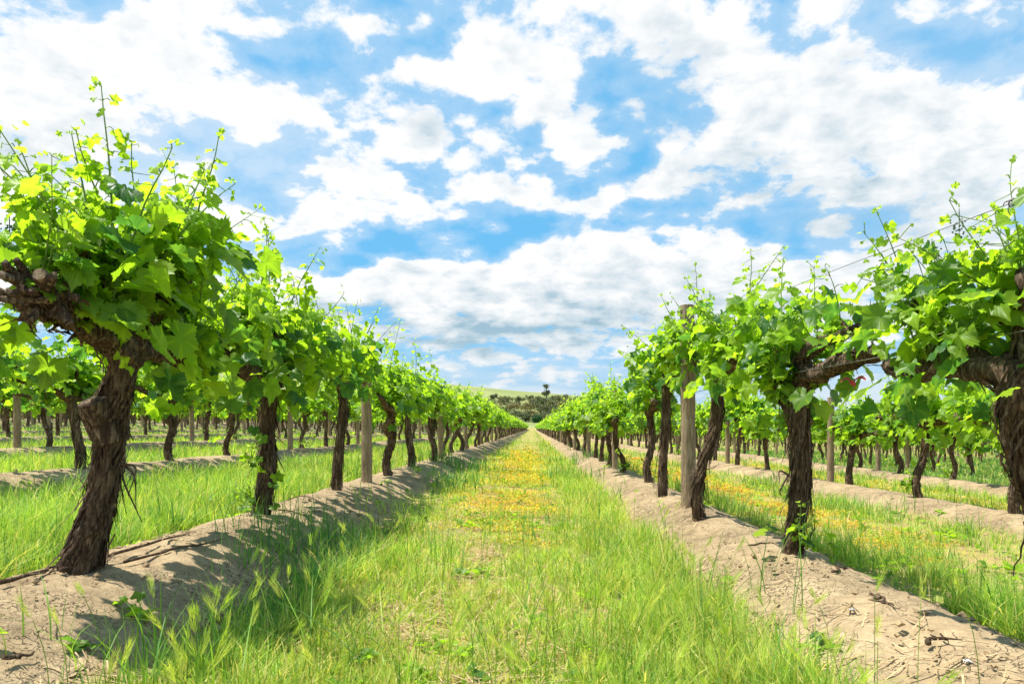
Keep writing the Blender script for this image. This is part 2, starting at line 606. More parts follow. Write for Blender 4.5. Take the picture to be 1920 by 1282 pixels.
# ------------------------------------------------------------------ ground
ys = list(np.arange(-8, 1.2, .4)) + list(np.arange(1.2, 7.0, .028))
s_ = .028
while ys[-1] < 6000:
    s_ *= 1.022
    ys.append(ys[-1] + s_)
xs = list(np.arange(-2.9, 2.7, .03))
s_ = .03
while xs[-1] < 40:
    s_ = min(s_ * 1.03, .14)
    xs.append(xs[-1] + s_)
while xs[-1] < 6000:
    s_ *= 1.12
    xs.append(xs[-1] + s_)
s_ = .03
while xs[0] > -50:
    s_ = min(s_ * 1.03, .14)
    xs.insert(0, xs[0] - s_)
while xs[0] > -6000:
    s_ *= 1.12
    xs.insert(0, xs[0] - s_)
xs, ys = np.array(xs), np.array(ys)
GX, GY = np.meshgrid(xs, ys)
GZ = ground_z(GX, GY)
near = sstep(16, 6, GY) * sstep(7, 3.5, np.abs(GX))
kk, dd = row_of(GX)
lump = fbm(GX * 3.5, GY * 3.5, 2.0, 5) * .030 + np.abs(pn(GX * 9, GY * 9, 5.0)) * .022 + np.abs(pn(GX * 19, GY * 19, 15.0)) * .012
onm = sstep(.75, .45, np.abs(dd))
GZ = GZ + near * lump * (0.4 + onm * .9)
edge = .47 + .16 * pn(GX * 1.3, GY * 1.3, 3.0) + .12 * pn(GX * 4, GY * 4, 9.0)
soilw = sstep(edge + .12, edge - .06, np.abs(dd)) * np.where(kk > 3.5, .15, 1) * np.where(np.abs(kk) > 14, 0, 1) * sstep(240, 215, GY)
tt_ = (GX - X0) / SP
al = np.floor(tt_)
tt_ = tt_ - al
flow = sstep(.16, .05, np.abs(tt_ - .49)) * np.where((al >= 0) & (al <= 2), 1, .25) * sstep(4.0, 6.5, GY) * sstep(45, 20, GY)
hillw = sstep(238, 262, GY)
nX, nY = len(xs), len(ys)
i = np.arange(nY - 1)[:, None] * nX
j = np.arange(nX - 1)[None, :]
q = np.stack([i + j, i + j + 1, i + nX + j + 1, i + nX + j], -1).reshape(-1, 4)
mb = MB()
mb.add(np.stack([GX, GY, GZ], -1).reshape(-1, 3), q, soilw.ravel())
ground = mb.build('ground', gm)
for nm, arr in (('flower', flow), ('hill', hillw)):
    at = ground.data.attributes.new(nm, 'FLOAT', 'POINT')
    at.data.foreach_set('value', arr.ravel().astype(np.float32))
tag(ground, 'vineyard soil raised in bare mounds under each vine row', 'ground', kind='structure')

# ------------------------------------------------------------------ leaves
LOBE = [(-90, .14), (-74, .44), (-58, .54), (-42, .60), (-30, .57), (-16, .51), (-4, .51), (8, .58), (20, .65), (32, .69), (42, .63), (54, .55), (64, .57), (76, .67), (90, .78)]


def leaf_template(kind):
    """outline of a grape leaf: five toothed lobes, stalk notch at the base; midrib along +y, length about 1"""
    pts = LOBE if kind < 2 else [LOBE[k] for k in ((0, 2, 3, 5, 7, 9, 11, 13, 14) if kind == 2 else (0, 3, 6, 9, 12, 14))]
    a = [(p[0], p[1]) for p in pts]
    full = a + [(180 - d, r) for d, r in reversed(a[1:-1])]
    th = np.radians([p[0] for p in full])
    r = np.array([p[1] for p in full])
    if kind == 0:
        th2 = np.concatenate([[x, x + (y - x) * .5] for x, y in zip(th, np.append(th[1:], th[0] + 2 * np.pi))])
        r2 = np.concatenate([[x, (x + y) * .5 * .88] for x, y in zip(r, np.append(r[1:], r[0]))])
        th, r = th2, r2
    c = np.array([0, .40])
    n = len(th)
    ring = np.stack([c[0] + r * np.cos(th), c[1] + r * np.sin(th)], -1)
    if kind == 0:
        mid = np.stack([c[0] + r * .5 * np.cos(th), c[1] + r * .5 * np.sin(th)], -1)
        v = np.vstack([[c], mid, ring])
        k = np.arange(n)
        k2 = (k + 1) % n
        f3 = np.stack([np.zeros(n, int), 1 + k, 1 + k2], -1)
        f4 = np.stack([1 + k, 1 + n + k, 1 + n + k2, 1 + k2], -1)
        fs = [f3, f4]
    else:
        v = np.vstack([[c], ring])
        k = np.arange(n)
        fs = [np.stack([np.zeros(n, int), 1 + k, 1 + (k + 1) % n], -1)]
    return v, fs


LEAF = [leaf_template(k) for k in range(4)]
# paler along the veins that run to the lobe tips
VEIN = []
for k in range(4):
    v_ = LEAF[k][0]
    a_ = np.degrees(np.arctan2(v_[:, 1] - .4, np.abs(v_[:, 0])))
    on = np.min(np.abs(a_[:, None] - np.array([90, 32, -42])[None]), 1) < 7
    VEIN.append(np.where(on, .10, -.05) * (1.0 if k < 2 else 0.0))


def add_leaves(mb, P, D, N, S, T, kind, rg):
    """P leaf-stalk ends, D midrib directions, N face directions, S sizes, T tints"""
    if len(P) == 0:
        return
    v, fs = LEAF[kind]
    P, D, N = np.asarray(P), np.asarray(D), np.asarray(N)
    S, T = np.asarray(S), np.asarray(T)
    D = D / (np.linalg.norm(D, axis=1)[:, None] + 1e-9)
    X = np.cross(D, N)
    X /= np.linalg.norm(X, axis=1)[:, None] + 1e-9
    N = np.cross(X, D)
    m = len(P)
    fold = rg.uniform(-.15, .55, m)
    droop = rg.uniform(.1, .75, m)
    wave = rg.uniform(-.2, .2, m)
    x, y = v[:, 0], v[:, 1]
    rad2 = x ** 2 + (y - .4) ** 2
    Z = fold[:, None] * np.abs(x)[None] - droop[:, None] * (np.clip(y, 0, 2) ** 2 * .35 + rad2 * .25)[None] \
        + wave[:, None] * np.sin(x * 9 + y * 7)[None] + .05 * np.cos(np.arctan2(y - .4, x) * 5)[None] * np.sqrt(rad2)[None]
    pts = P[:, None] + S[:, None, None] * (X[:, None] * x[None, :, None] + D[:, None] * y[None, :, None] + N[:, None] * Z[..., None])
    nv = len(v)
    off = (np.arange(m) * nv)[:, None, None]
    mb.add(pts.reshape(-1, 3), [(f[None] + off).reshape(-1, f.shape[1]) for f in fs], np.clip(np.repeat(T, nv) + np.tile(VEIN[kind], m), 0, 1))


def unit(a):
    return a / (np.linalg.norm(a, axis=-1, keepdims=True) + 1e-9)


def grow(arms, rg, dens=1.0, lmin=.3, lmax=.75, lod=0, big=1.0, extra=0.0, head=None, headlong=1.25, lean=(0, 0, 0), leafsize=.115, tall=0, armdens=None):
    """shoots standing on spurs along the arms; returns mesh collectors for leaves, shoots and spurs"""
    lv, st = MB(), MB()
    spurs = [MB() for _ in arms]
    P, D, N, S, T = [], [], [], [], []

    def leaf(p, out, s, tint):
        d = unit(out * .75 + np.array([0, 0, -.55]) + rg.normal(0, .35, 3))
        n = unit(np.array([0, 0, .8]) + out * .55 + rg.normal(0, .42, 3))
        P.append(p), D.append(d), N.append(n), S.append(s), T.append(tint)

    starts, owner = [], []
    for ai, path in enumerate(arms):
        p = resample(path, 40)
        L = np.linalg.norm(np.diff(p, axis=0), axis=1).sum()
        ns = max(2, int(L / .085 * dens * (armdens[ai] if armdens else 1)))
        for q_ in np.sort(rg.uniform(.12, 1.0, ns)):
            a = p[min(39, int(q_ * 39))]
            starts.append(a)
            owner.append(ai)
    for si, a in enumerate(starts):
        top = a + np.array([rg.normal(0, .03), rg.normal(0, .03), rg.uniform(.03, .09)])
        if lod < 2:
            tube(spurs[owner[si]], [a - [0, 0, .02], (a + top) / 2 + rg.normal(0, .012, 3), top], [.022, .017, .014], 6 if lod == 0 else 4, 5, .25 if lod == 0 else 0, si, 0.4)
        for s2 in range(1 + (rg.random() < .55) + (rg.random() < .2)):
            hd = 1.0
            if head is not None:
                hd = headlong - (headlong - .8) * min(1, np.linalg.norm((a - head)[:2]) / .8)
            Ls = rg.uniform(lmin, lmax) * hd * (.55 if rg.random() < .3 else 1)
            if tall and si % 5 == 2 and s2 == 0:
                Ls *= 1.0 + tall
            side = rg.uniform(-1, 1)
            d0 = unit(np.array([side * .85 + lean[0], rg.normal(0, .35) + lean[1], 1.0 + lean[2]]))
            if tall and si % 5 == 2 and s2 == 0:
                d0 = unit(np.array([side * .22, rg.normal(0, .15), 1.0]))
            pts, p, d = [top], top.copy(), d0
            nseg = 7
            for q_ in range(nseg):
                d = unit(d + np.array([0, 0, -.055 * abs(side) if q_ > 1 else .03]) + rg.normal(0, .07, 3))
                p = p + d * Ls / nseg
                pts.append(p)
            pts = np.array(pts)
            if lod < 3:
                rb = (.0034 + .0020 * (Ls > .5)) * (1 if lod < 2 else 1.3)
                tube(st, pts, [rb, rb * .75, rb * .35], 5 if lod == 0 else 3, 10 if lod == 0 else 6, 0, 0, np.linspace(.25, 1, 10 if lod == 0 else 6), False)
            step = {0: .050, 1: .054, 2: .072, 3: .11}[lod] / big
            nl = max(3, int(Ls / step))
            ang = rg.uniform(0, 2 * np.pi)
            fine = resample(pts, nl + 1)
            for q_ in range(nl + 1):
                u = q_ / nl
                ang += np.pi + rg.normal(0, .45)
                out = np.array([math.cos(ang), math.sin(ang), .25])
                sz = leafsize * big * (1.0 - .80 * u ** 1.7) * rg.uniform(.75, 1.15) * (.75 + .25 * min(1, Ls / .6))
                pet = sz * rg.uniform(.45, .85)
                e = fine[q_] + unit(out + rg.normal(0, .2, 3)) * pet
                if lod == 0:
                    tube(st, [fine[q_], (fine[q_] + e) / 2 + [0, 0, .01], e], [.0025, .0021, .0017], 3, 4, 0, 0, .8, False)
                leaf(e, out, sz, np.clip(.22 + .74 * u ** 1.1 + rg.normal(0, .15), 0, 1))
                if lod < 2 and rg.random() < .6:       # side shoot leaf
                    ss = sz * rg.uniform(.35, .6)
                    e2 = fine[q_] + rg.normal(0, .03, 3) - out * .02
                    if lod == 0:
                        tube(st, [fine[q_], e2], [.0018, .0014], 3, 3, 0, 0, .8, False)
                    leaf(e2, -out, ss, np.clip(.45 + .5 * u + rg.normal(0, .12), 0, 1))
            if lod == 0 and u > .9:
                for z_ in range(2):
                    e = fine[-1] + rg.normal(0, .02, 3) + [0, 0, .02]
                    leaf(e, rg.normal(0, 1, 3), .022, 1.0)
    # broad older leaves clothing the arms
    na_ = int(len(starts) * 4.6 * (1 + extra) * {0: 1, 1: .9, 2: .7, 3: .5}[lod])
    for q_ in range(na_):
        a = starts[rg.integers(len(starts))]
        out = np.array([rg.choice([-1, 1]) * rg.uniform(.3, 1), rg.normal(0, .6), rg.uniform(-.3, .5)])
        e = a + out * np.array([.26, .16, .2]) + np.array([0, 0, rg.uniform(-.17, .36)])
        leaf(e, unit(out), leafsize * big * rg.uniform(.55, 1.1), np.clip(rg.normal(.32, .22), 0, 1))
    add_leaves(lv, P, D, N, S, T, lod, rg)
    return lv, st, spurs


def bark_strips(path, rad, n, rg, lo=0.0, hi=1.0):
    """thin ribbons of old bark peeling off the stem"""
    mb = MB()
    p = resample(path, 60)
    r = np.interp(np.linspace(0, 1, 60), np.linspace(0, 1, len(rad)), rad)
    t, nn, bb = frames(p)
    for s in range(n):
        k0 = int(rg.uniform(lo, hi) * 50)
        ln = int(rg.uniform(5, 17))
        k1 = min(59, k0 + ln)
        m = max(4, k1 - k0)
        th0 = rg.uniform(0, 2 * np.pi)
        w0 = rg.uniform(.004, .013)
        peel = rg.uniform(.003, .03) if rg.random() < .85 else rg.uniform(.03, .09)
        up = rg.random() < .4
        vs = []
        for q_, k in enumerate(np.linspace(k0, k1, m).astype(int)):
            u = q_ / (m - 1)
            if not up:
                u = 1 - u
            th = th0 + .9 * (q_ / m) + rg.normal(0, .05)
            dirn = math.cos(th) * nn[k] + math.sin(th) * bb[k]
            tan = -math.sin(th) * nn[k] + math.cos(th) * bb[k]
            off = r[k] * 1.03 + peel * u ** 2 + .004
            c = p[k] + dirn * off + np.array([0, 0, -peel * u ** 2 * .6])
            wv_ = w0 * (1.05 - .8 * u) + .001
            vs += [c - tan * wv_ + dirn * rg.uniform(0, .003), c + tan * wv_]
        qd = np.array([[2 * a, 2 * a + 1, 2 * a + 3, 2 * a + 2] for a in range(m - 1)])
        mb.add(np.array(vs), qd, .5)
    return mb


def trail_strands(mb, start, ends, rg):
    for e in ends:
        s, e = np.array(start, float), np.array(e, float)
        m = (s + e) / 2 + rg.normal(0, .03, 3)
        tube(mb, [s, m, e], [.006, .004, .0015], 5, 10, .3, rg.random() * 9, .4)


# ------------------------------------------------------------------ one vine
def make_vine(loc, trunk, trad, arms, arads, seed, lod=1, label=None, group=None, stubs=(), strands=(), sucker=None, clusters=0, **kw):
    rg = np.random.default_rng(seed)
    trad = [q_ * .66 for q_ in trad]
    root = empty('grapevine', loc)
    tag(root, label, 'grapevine', group)
    seg, rings = {0: (72, 150), 1: (18, 36), 2: (9, 14), 3: (6, 8)}[lod]
    tb = MB()
    tube(tb, trunk, trad, seg, rings, {0: .30, 1: .30, 2: .2, 3: .15}[lod], seed * 1.37, 0.0, True, 5.0, .25)
    for sp, sr in stubs:
        tube(tb, sp, [q_ * .74 for q_ in sr], max(8, seg // 2), max(6, rings // 4), .3, seed + 2.2, 0, True, 5.0, .4)
    tr = tb.build('trunk', M['bark'], root)
    if lod < 2:
        bs = bark_strips(trunk, trad, 190 if lod == 0 else 60, rg)
        for s_, e_ in strands:
            trail_strands(bs, s_, e_, rg)
        bs.build('loose_bark', M['strip'], tr)
    lv, st, spurs = grow(arms, rg, lod=lod, **kw)
    for q_, (ap, ar) in enumerate(zip(arms, arads)):
        ab = MB()
        tube(ab, ap, ar, {0: 30, 1: 12, 2: 7, 3: 5}[lod], {0: 60, 1: 20, 2: 9, 3: 6}[lod], {0: .38, 1: .3, 2: .2, 3: .1}[lod], seed + q_ * 3.1, 0, True, 4.0, .8)
        if spurs[q_].n:      # knobbly spurs are part of the arm's own wood
            for vv_ in range(len(spurs[q_].v)):
                ab.v.append(spurs[q_].v[vv_])
                ab.a.append(spurs[q_].a[vv_])
            for kf, fl_ in spurs[q_].f.items():
                ab.f.setdefault(kf, []).extend([f_ + ab.n for f_ in fl_])
            ab.n += spurs[q_].n
        ao = ab.build('arm', M['bark'], root)
        if lod < 2:
            sb = bark_strips(ap, ar, 26 if lod == 0 else 10, rg)
            sb.build('loose_bark', M['strip'], ao)
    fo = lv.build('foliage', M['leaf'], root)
    if st.n:
        st.build('shoots', M['shoot'], fo)
    for q_ in range(clusters):
        ap = resample(arms[q_ % len(arms)], 20)
        c_ = ap[rg.integers(4, 20)] + np.array([rg.choice([-1, 1]) * rg.uniform(.06, .2), rg.normal(0, .06), rg.uniform(.12, .34)])
        fb_ = MB()
        nb_ = 46
        u_ = rg.random(nb_)
        pp = c_ + np.stack([rg.normal(0, .014, nb_) * (1.1 - u_), rg.normal(0, .014, nb_) * (1.1 - u_), -.085 * u_], -1)
        oc = np.array([[1, 0, 0], [-1, 0, 0], [0, 1, 0], [0, -1, 0], [0, 0, 1], [0, 0, -1.0]])
        of = np.array([[0, 2, 4], [2, 1, 4], [1, 3, 4], [3, 0, 4], [2, 0, 5], [1, 2, 5], [3, 1, 5], [0, 3, 5]])
        fb_.add((pp[:, None] + oc[None] * rg.uniform(.0035, .006, nb_)[:, None, None]).reshape(-1, 3), (of[None] + (np.arange(nb_) * 6)[:, None, None]).reshape(-1, 3))
        tube(fb_, [c_ + [0, 0, .04], c_, c_ - [0, 0, .07]], [.002, .002, .001], 4, 5)
        fb_.build('flower_cluster', M['berry'], root)
    if sucker:
        lv2, st2, _ = grow([sucker], rg, lod=min(lod, 1), dens=.9, lmin=.10, lmax=.24, leafsize=.075, extra=-.3)
        so = lv2.build('sucker_leaves', M['leaf'], root)
        if st2.n:
            st2.build('sucker_stem', M['shoot'], so)
    return root


def img(px, py, Y):
    """a point of the place at depth Y seen at a photograph pixel"""
    return np.array([(px - VX) / F * Y, Y, CAM_Z - (py - VY) / F * Y])


def rel(pts, base):
    return [tuple(img(*p) - np.array(base)) for p in pts]


ROWNAME = {0: 'shadow-dappled mound by the path', 1: 'sunlit bare mound by the path',
           -1: 'row beyond the lush grass strip', 2: 'row beyond the orange-flowered strip'}
GRP = {0: 'grapevines on the shadow-dappled mound', 1: 'grapevines on the sunlit bare mound'}

heroes = []
# the big old vine on the near shadow-dappled mound
b0 = (-1.81, 2.75, gz(-1.81, 2.75) - .03)
tr0 = rel([(146, 1092, 2.75), (160, 1030, 2.75), (190, 930, 2.75), (203, 850, 2.75), (208, 775, 2.75), (228, 700, 2.75), (240, 640, 2.75)], b0)
hd = np.array(tr0[-1])
armsA = [[hd + [0, .02, -.06], hd + [0, -.16, .0], hd + [-.01, -.32, .03], hd + [-.01, -.45, .085]],
         [hd + [0, 0, -.04], hd + [-.05, .34, .0], hd + [-.12, .66, -.06], hd + [-.16, .92, -.02]],
         [hd + [0, 0, -.04], hd + [.04, .10, .16], hd + [.05, .26, .28], hd + [.03, .45, .36]],
         [hd + [0, -.02, -.04], hd + [-.06, -.10, .17], hd + [-.04, -.24, .30]]]
v = make_vine(b0, tr0, [.125, .098, .070, .070, .088, .068, .075], armsA,
              [[.05, .038, .036, .045], [.055, .048, .042, .036], [.05, .04, .03, .02], [.045, .035, .022]], 11, 0,
              'largest gnarled old grapevine, leaning trunk with a broken stump and a cut-back knuckle', GRP[0],
              stubs=[(rel([(205, 830, 2.72), (190, 790, 2.70), (172, 752, 2.66)], b0), [.06, .062, .066])],
              strands=[(rel([(228, 870, 2.70)], b0)[0], rel([(266, 978, 2.6), (240, 930, 2.6), (255, 955, 2.66)], b0))],
              dens=1.15, lmin=.34, lmax=.60, head=hd, headlong=1.25, extra=-.05, leafsize=.128, tall=.38, clusters=6)
# gnarled, cut-back end of its near arm
gn = MB()
g0 = np.array(armsA[0][-1])
rgn = np.random.default_rng(5)
for q_ in range(26):
    d = unit(rgn.normal(0, 1, 3) * [.8, .8, .8] + [-.35, -.25, -.05])
    L = rgn.uniform(.06, .17)
    tube(gn, [g0 - d * .02, g0 + d * L * .6 + rgn.normal(0, .015, 3), g0 + d * L], [rgn.uniform(.016, .028), .015, .004 + .010 * rgn.random()], 14, 18, .55, q_, 0, True, 4, .6)
for (e, r_) in ((rel([(0, 515, 2.15)], b0)[0], .014), (rel([(10, 545, 2.2)], b0)[0], .010), (rel([(75, 515, 2.22)], b0)[0], .024)):
    tube(gn, [g0, (g0 + np.array(e)) / 2 + rgn.normal(0, .02, 3), e], [.03, r_ * 1.2, r_], 12, 18, .35, r_ * 90, 0, True, 4, .5)
kn = gn.build('cut_back_knuckle', M['bark'], v)
ce = MB()
e = np.array(rel([(75, 515, 2.20)], b0)[0])
d = unit(np.array([.15, -.9, .25]))
tube(ce, [e - d * .06, e, e + d * .004], [.020, .021, .019], 18, 6, .12, 3.0, 0, True, 4, .2)
ce.build('cut_end', M['cutwood'], kn, False)
kb_ = MB()
for q_ in range(14):
    d = unit(rgn.normal(0, 1, 3) + [-.3, -.3, 0])
    kb_ = bark_strips([g0 - d * .02, g0 + d * .06, g0 + d * .13], [.04, .035, .02], 6, rgn) if q_ == 0 else kb_
    k2_ = bark_strips([g0 - d * .02, g0 + d * .06, g0 + d * .13], [.04, .035, .02], 5, rgn)
    for f_k, f_l in k2_.f.items():
        kb_.f.setdefault(f_k, []).extend([x_ + kb_.n for x_ in f_l])
    kb_.v += k2_.v
    kb_.a += k2_.a
    kb_.n += k2_.n
kb_.build('loose_bark', M['strip'], kn)
heroes.append((0, b0[1], v))

b1 = (row_x(0) + .0, 4.61, gz(row_x(0), 4.61) - .03)
tr1 = rel([(488, 975, 4.61), (494, 930, 4.61), (503, 870, 4.61), (500, 810, 4.61), (506, 750, 4.61), (505, 715, 4.61)], b1)
hd = np.array(tr1[-1])
v = make_vine(b1, tr1, [.088, .076, .072, .068, .066, .070],
              [[hd - [0, 0, .05], hd + [-.05, -.35, .06], hd + [.03, -.85, .10]], [hd - [0, 0, .05], hd + [.05, .32, .10], hd + [-.02, .8, .14]], [hd - [0, 0, .04], hd + [.06, .05, .16], hd + [.10, -.1, .28]]],
              [[.06, .05, .035], [.05, .04, .03], [.04, .03, .02]], 12, 0,
              'grapevine with a white scrap and leafy sucker at its foot, second along the shadow-dappled mound', GRP[0],
              strands=[(rel([(518, 850, 4.55)], b1)[0], rel([(535, 885, 4.5), (522, 895, 4.5)], b1))],
              sucker=[(-.06, -.08, .05), (-.10, -.12, .22), (-.06, -.12, .34)], lmin=.30, lmax=.60, head=hd, extra=.4, leafsize=.125, tall=.35)
heroes.append((0, b1[1], v))

b2 = (row_x(0), 6.37, gz(row_x(0), 6.37) - .03)
tr2 = rel([(631, 928, 6.37), (633, 880, 6.37), (637, 820, 6.37), (645, 760, 6.37), (640, 715, 6.37)], b2)
hd = np.array(tr2[-1])
v = make_vine(b2, tr2, [.075, .066, .066, .06, .065],
              [[hd - [0, 0, .05], hd + [.03, -.4, .04], hd + [0, -.85, .06]], [hd - [0, 0, .05], hd + [-.03, .4, .08], hd + [0, .85, .06]]],
              [[.055, .045, .03], [.05, .04, .03]], 13, 1,
              'straight ragged-barked grapevine just before the bare grey post on the shadow-dappled mound', GRP[0],
              lmin=.35, lmax=.68, head=hd, extra=.5, tall=.2)
heroes.append((0, b2[1], v))

# right-hand row
c0 = (row_x(1) + .10, 2.06, gz(row_x(1) + .10, 2.06) - .04)
tc0 = rel([(2090, 1290, 2.06), (2020, 1100, 2.06), (1972, 950, 2.06), (1938, 840, 2.06), (1925, 760, 2.06), (1935, 690, 2.06)], c0)
hd = np.array(tc0[-1])
v = make_vine(c0, tc0, [.11, .095, .090, .100, .108, .09],
              [[hd - [0, 0, .06], hd + [-.03, .25, .04], hd + [.0, .62, .05], hd + [.03, .9, .09]], [hd - [0, 0, .05], hd + [.03, -.2, .05], hd + [.04, -.42, .08]],
               [hd + [-.02, .25, .03], hd + [-.05, .36, .12], hd + [-.02, .46, .20], hd + [-.08, .50, .30]], [hd - [0, 0, .04], hd + [.05, .1, .15], hd + [0, .0, .25]]],
              [[.055, .044, .036, .03], [.045, .036, .028], [.04, .034, .03, .02], [.04, .03, .02]], 21, 0,
              'closest grapevine on the sunlit mound, scaly thick trunk cut off by the picture edge', GRP[1],
              dens=.95, lmin=.24, lmax=.44, head=hd, headlong=1.1, extra=-.1, leafsize=.105, tall=.38, armdens=[.8, .7, 1.1, 1.1], clusters=7)
heroes.append((1, c0[1], v))

c1 = (row_x(1), 3.87, gz(row_x(1), 3.87) - .03)
tc1 = rel([(1482, 1052, 3.87), (1490, 1000, 3.87), (1500, 920, 3.87), (1502, 840, 3.87), (1497, 770, 3.87), (1507, 700, 3.87), (1503, 650, 3.87)], c1)
hd = np.array(tc1[-1])
v = make_vine(c1, tc1, [.085, .072, .074, .074, .078, .062, .055],
              [[hd - [0, 0, .16], hd + [.02, -.2, -.16], hd + [0, -.5, -.14], hd + [.02, -.85, -.12]], [hd - [0, 0, .08], hd + [0, .3, .02], hd + [-.02, .85, -.04]],
               [hd - [0, 0, .04], hd + [-.01, -.25, -.02], hd + [.03, -.6, .02]],
               rel([(1496, 800, 3.87), (1472, 748, 3.92), (1452, 700, 4.05), (1415, 672, 4.4), (1375, 668, 4.85)], c1)],
              [[.05, .045, .036, .03], [.05, .042, .03], [.035, .03, .02], [.042, .034, .032, .030, .022]], 22, 0,
              'forked grapevine with curling bark and a red tie beside it on the sunlit mound', GRP[1],
              strands=[(rel([(1478, 890, 3.8)], c1)[0], rel([(1462, 905, 3.75), (1466, 930, 3.78)], c1)), (rel([(1515, 950, 3.8)], c1)[0], rel([(1522, 985, 3.78)], c1))],
              sucker=[(-.03, -.10, .02), (-.02, -.12, .14)], dens=.95, lmin=.18, lmax=.38, head=hd, headlong=1.1, extra=.0, tall=.9, armdens=[.25, .8, .45, 1.3])
heroes.append((1, c1[1], v))

c2 = (row_x(1), 5.48, gz(row_x(1), 5.48) - .03)
tc2 = rel([(1312, 975, 5.48), (1306, 925, 5.48), (1318, 870, 5.48), (1340, 810, 5.48), (1345, 750, 5.48), (1340, 700, 5.48)], c2)
hd = np.array(tc2[-1])
v = make_vine(c2, tc2, [.075, .055, .050, .058, .06, .06],
              [[hd - [0, 0, .06], hd + [.03, -.4, .06], hd + [0, -.85, .04]], [hd - [0, 0, .05], hd + [-.03, .35, .12], hd + [0, .8, .1]]],
              [[.055, .05, .035], [.05, .04, .03]], 23, 0,
              'grapevine with a crooked leaning trunk right beside the tall wooden post', GRP[1],
              lmin=.34, lmax=.66, head=hd, extra=.4, tall=.3)
heroes.append((1, c2[1], v))

c3 = (row_x(1), 7.08, gz(row_x(1), 7.08) - .03)
tc3 = rel([(1242, 938, 7.08), (1243, 870, 7.08), (1248, 800, 7.08), (1250, 740, 7.08), (1247, 700, 7.08)], c3)
hd = np.array(tc3[-1])
v = make_vine(c3, tc3, [.075, .066, .07, .066, .06],
              [[hd - [0, 0, .06], hd + [.03, -.4, .02], hd + [0, -.85, .04]], [hd - [0, 0, .12], hd + [-.03, .35, -.1], hd + [0, .8, .0]]],
              [[.055, .045, .03], [.06, .055, .03]], 24, 1,
              'straight-trunked grapevine standing just beyond the tall wooden post on the sunlit mound', GRP[1],
              lmin=.34, lmax=.62, head=hd, extra=.5, tall=.25)
heroes.append((1, c3[1], v))


# ------------------------------------------------------------------ the other vines
def variant(i, lod):
    rg = np.random.default_rng(100 + i * 7 + lod)
    H = rg.uniform(.86, .98)
    lx, ly = rg.normal(0, .06), rg.normal(0, .09)
    kx = rg.normal(0, .03)
    tr = [(0, 0, 0), (kx, ly * .2, .25), (lx * .6 - kx, ly * .6, .55), (lx, ly, H)]
    r0 = rg.uniform(.060, .078)
    hd = np.array(tr[-1])
    arms = []
    for s in (-1, 1):
        arms.append([hd - [0, 0, .05], hd + [rg.normal(0, .04), s * .35, rg.uniform(.0, .1)], hd + [rg.normal(0, .03), s * .92, rg.uniform(.02, .14)]])
    ar = [[.055, .045, .03], [.055, .042, .028]]
    if lod < 3:
        arms.append([hd - [0, 0, .04], hd + [rg.normal(0, .06), rg.normal(0, .12), .15], hd + [rg.normal(0, .08), rg.normal(0, .2), .26]])
        ar.append([.04, .03, .018])
    big = {1: 1.0, 2: 1.25, 3: 1.7}[lod]
    stub = []
    if rg.random() < .45:
        a = np.array(tr[2])
        stub = [([a, a + [rg.normal(0, .05), .10, .14], a + [rg.normal(0, .05), .24, .32], hd + [0, .34, .02]], [.05, .045, .04, .035])]
    return make_vine((0, 0, 0), tr, [r0 * 1.25, r0 * .98, r0 * .9, r0 * 1.0], arms, ar, 200 + i * 13 + lod, lod, 'grapevine', None, stubs=stub,
                     big=big, dens={1: .95, 2: .85, 3: .62}[lod], lmin=.32, lmax=.62, head=hd, extra=.4, tall=.25,
                     sucker=[(.05, -.06, .04), (.08, -.10, .2)] if (i == 2 and lod < 3) else None)


ROOTS = {1: 5, 2: 5, 3: 4}
PROTO = {l: [variant(i, l) for i in range(n)] for l, n in ROOTS.items()}
used = {}
ORD = 'first second third fourth fifth sixth seventh eighth ninth tenth eleventh twelfth thirteenth fourteenth fifteenth sixteenth'.split()
PHASE = {-1: 7.73, -2: 8.3, 2: 8.4, 3: 13.07}
cands = []
for k in range(-34, 28):
    x = row_x(k)
    ph = 8.54 if k == 0 else 8.93 if k == 1 else PHASE.get(k, 8.0 + random.uniform(-.9, .9))
    rr_ = random.Random(k * 7 + 1)
    y = ph
    while y > 1.0 + 1.85 and k not in (0, 1):
        y -= 1.85
    ymax = 236 if k in (-1, 0, 1, 2) else 165
    n_in = 0
    while y < ymax:
        yy_ = y + rr_.uniform(-.12, .12)
        xx_ = x + rr_.uniform(-.06, .06)
        if k not in (0, 1) and rr_.random() < .04:
            y += 1.85
            continue
        if -.86 * yy_ - .6 < xx_ < .80 * yy_ + .6:
            cands.append((math.hypot(xx_, yy_), k, xx_, yy_, rr_.random()))
        y += 1.85
cands.sort()
NIND = 300 - len(heroes)
ind, rest = cands[:NIND], cands[NIND:]
cnt = {}
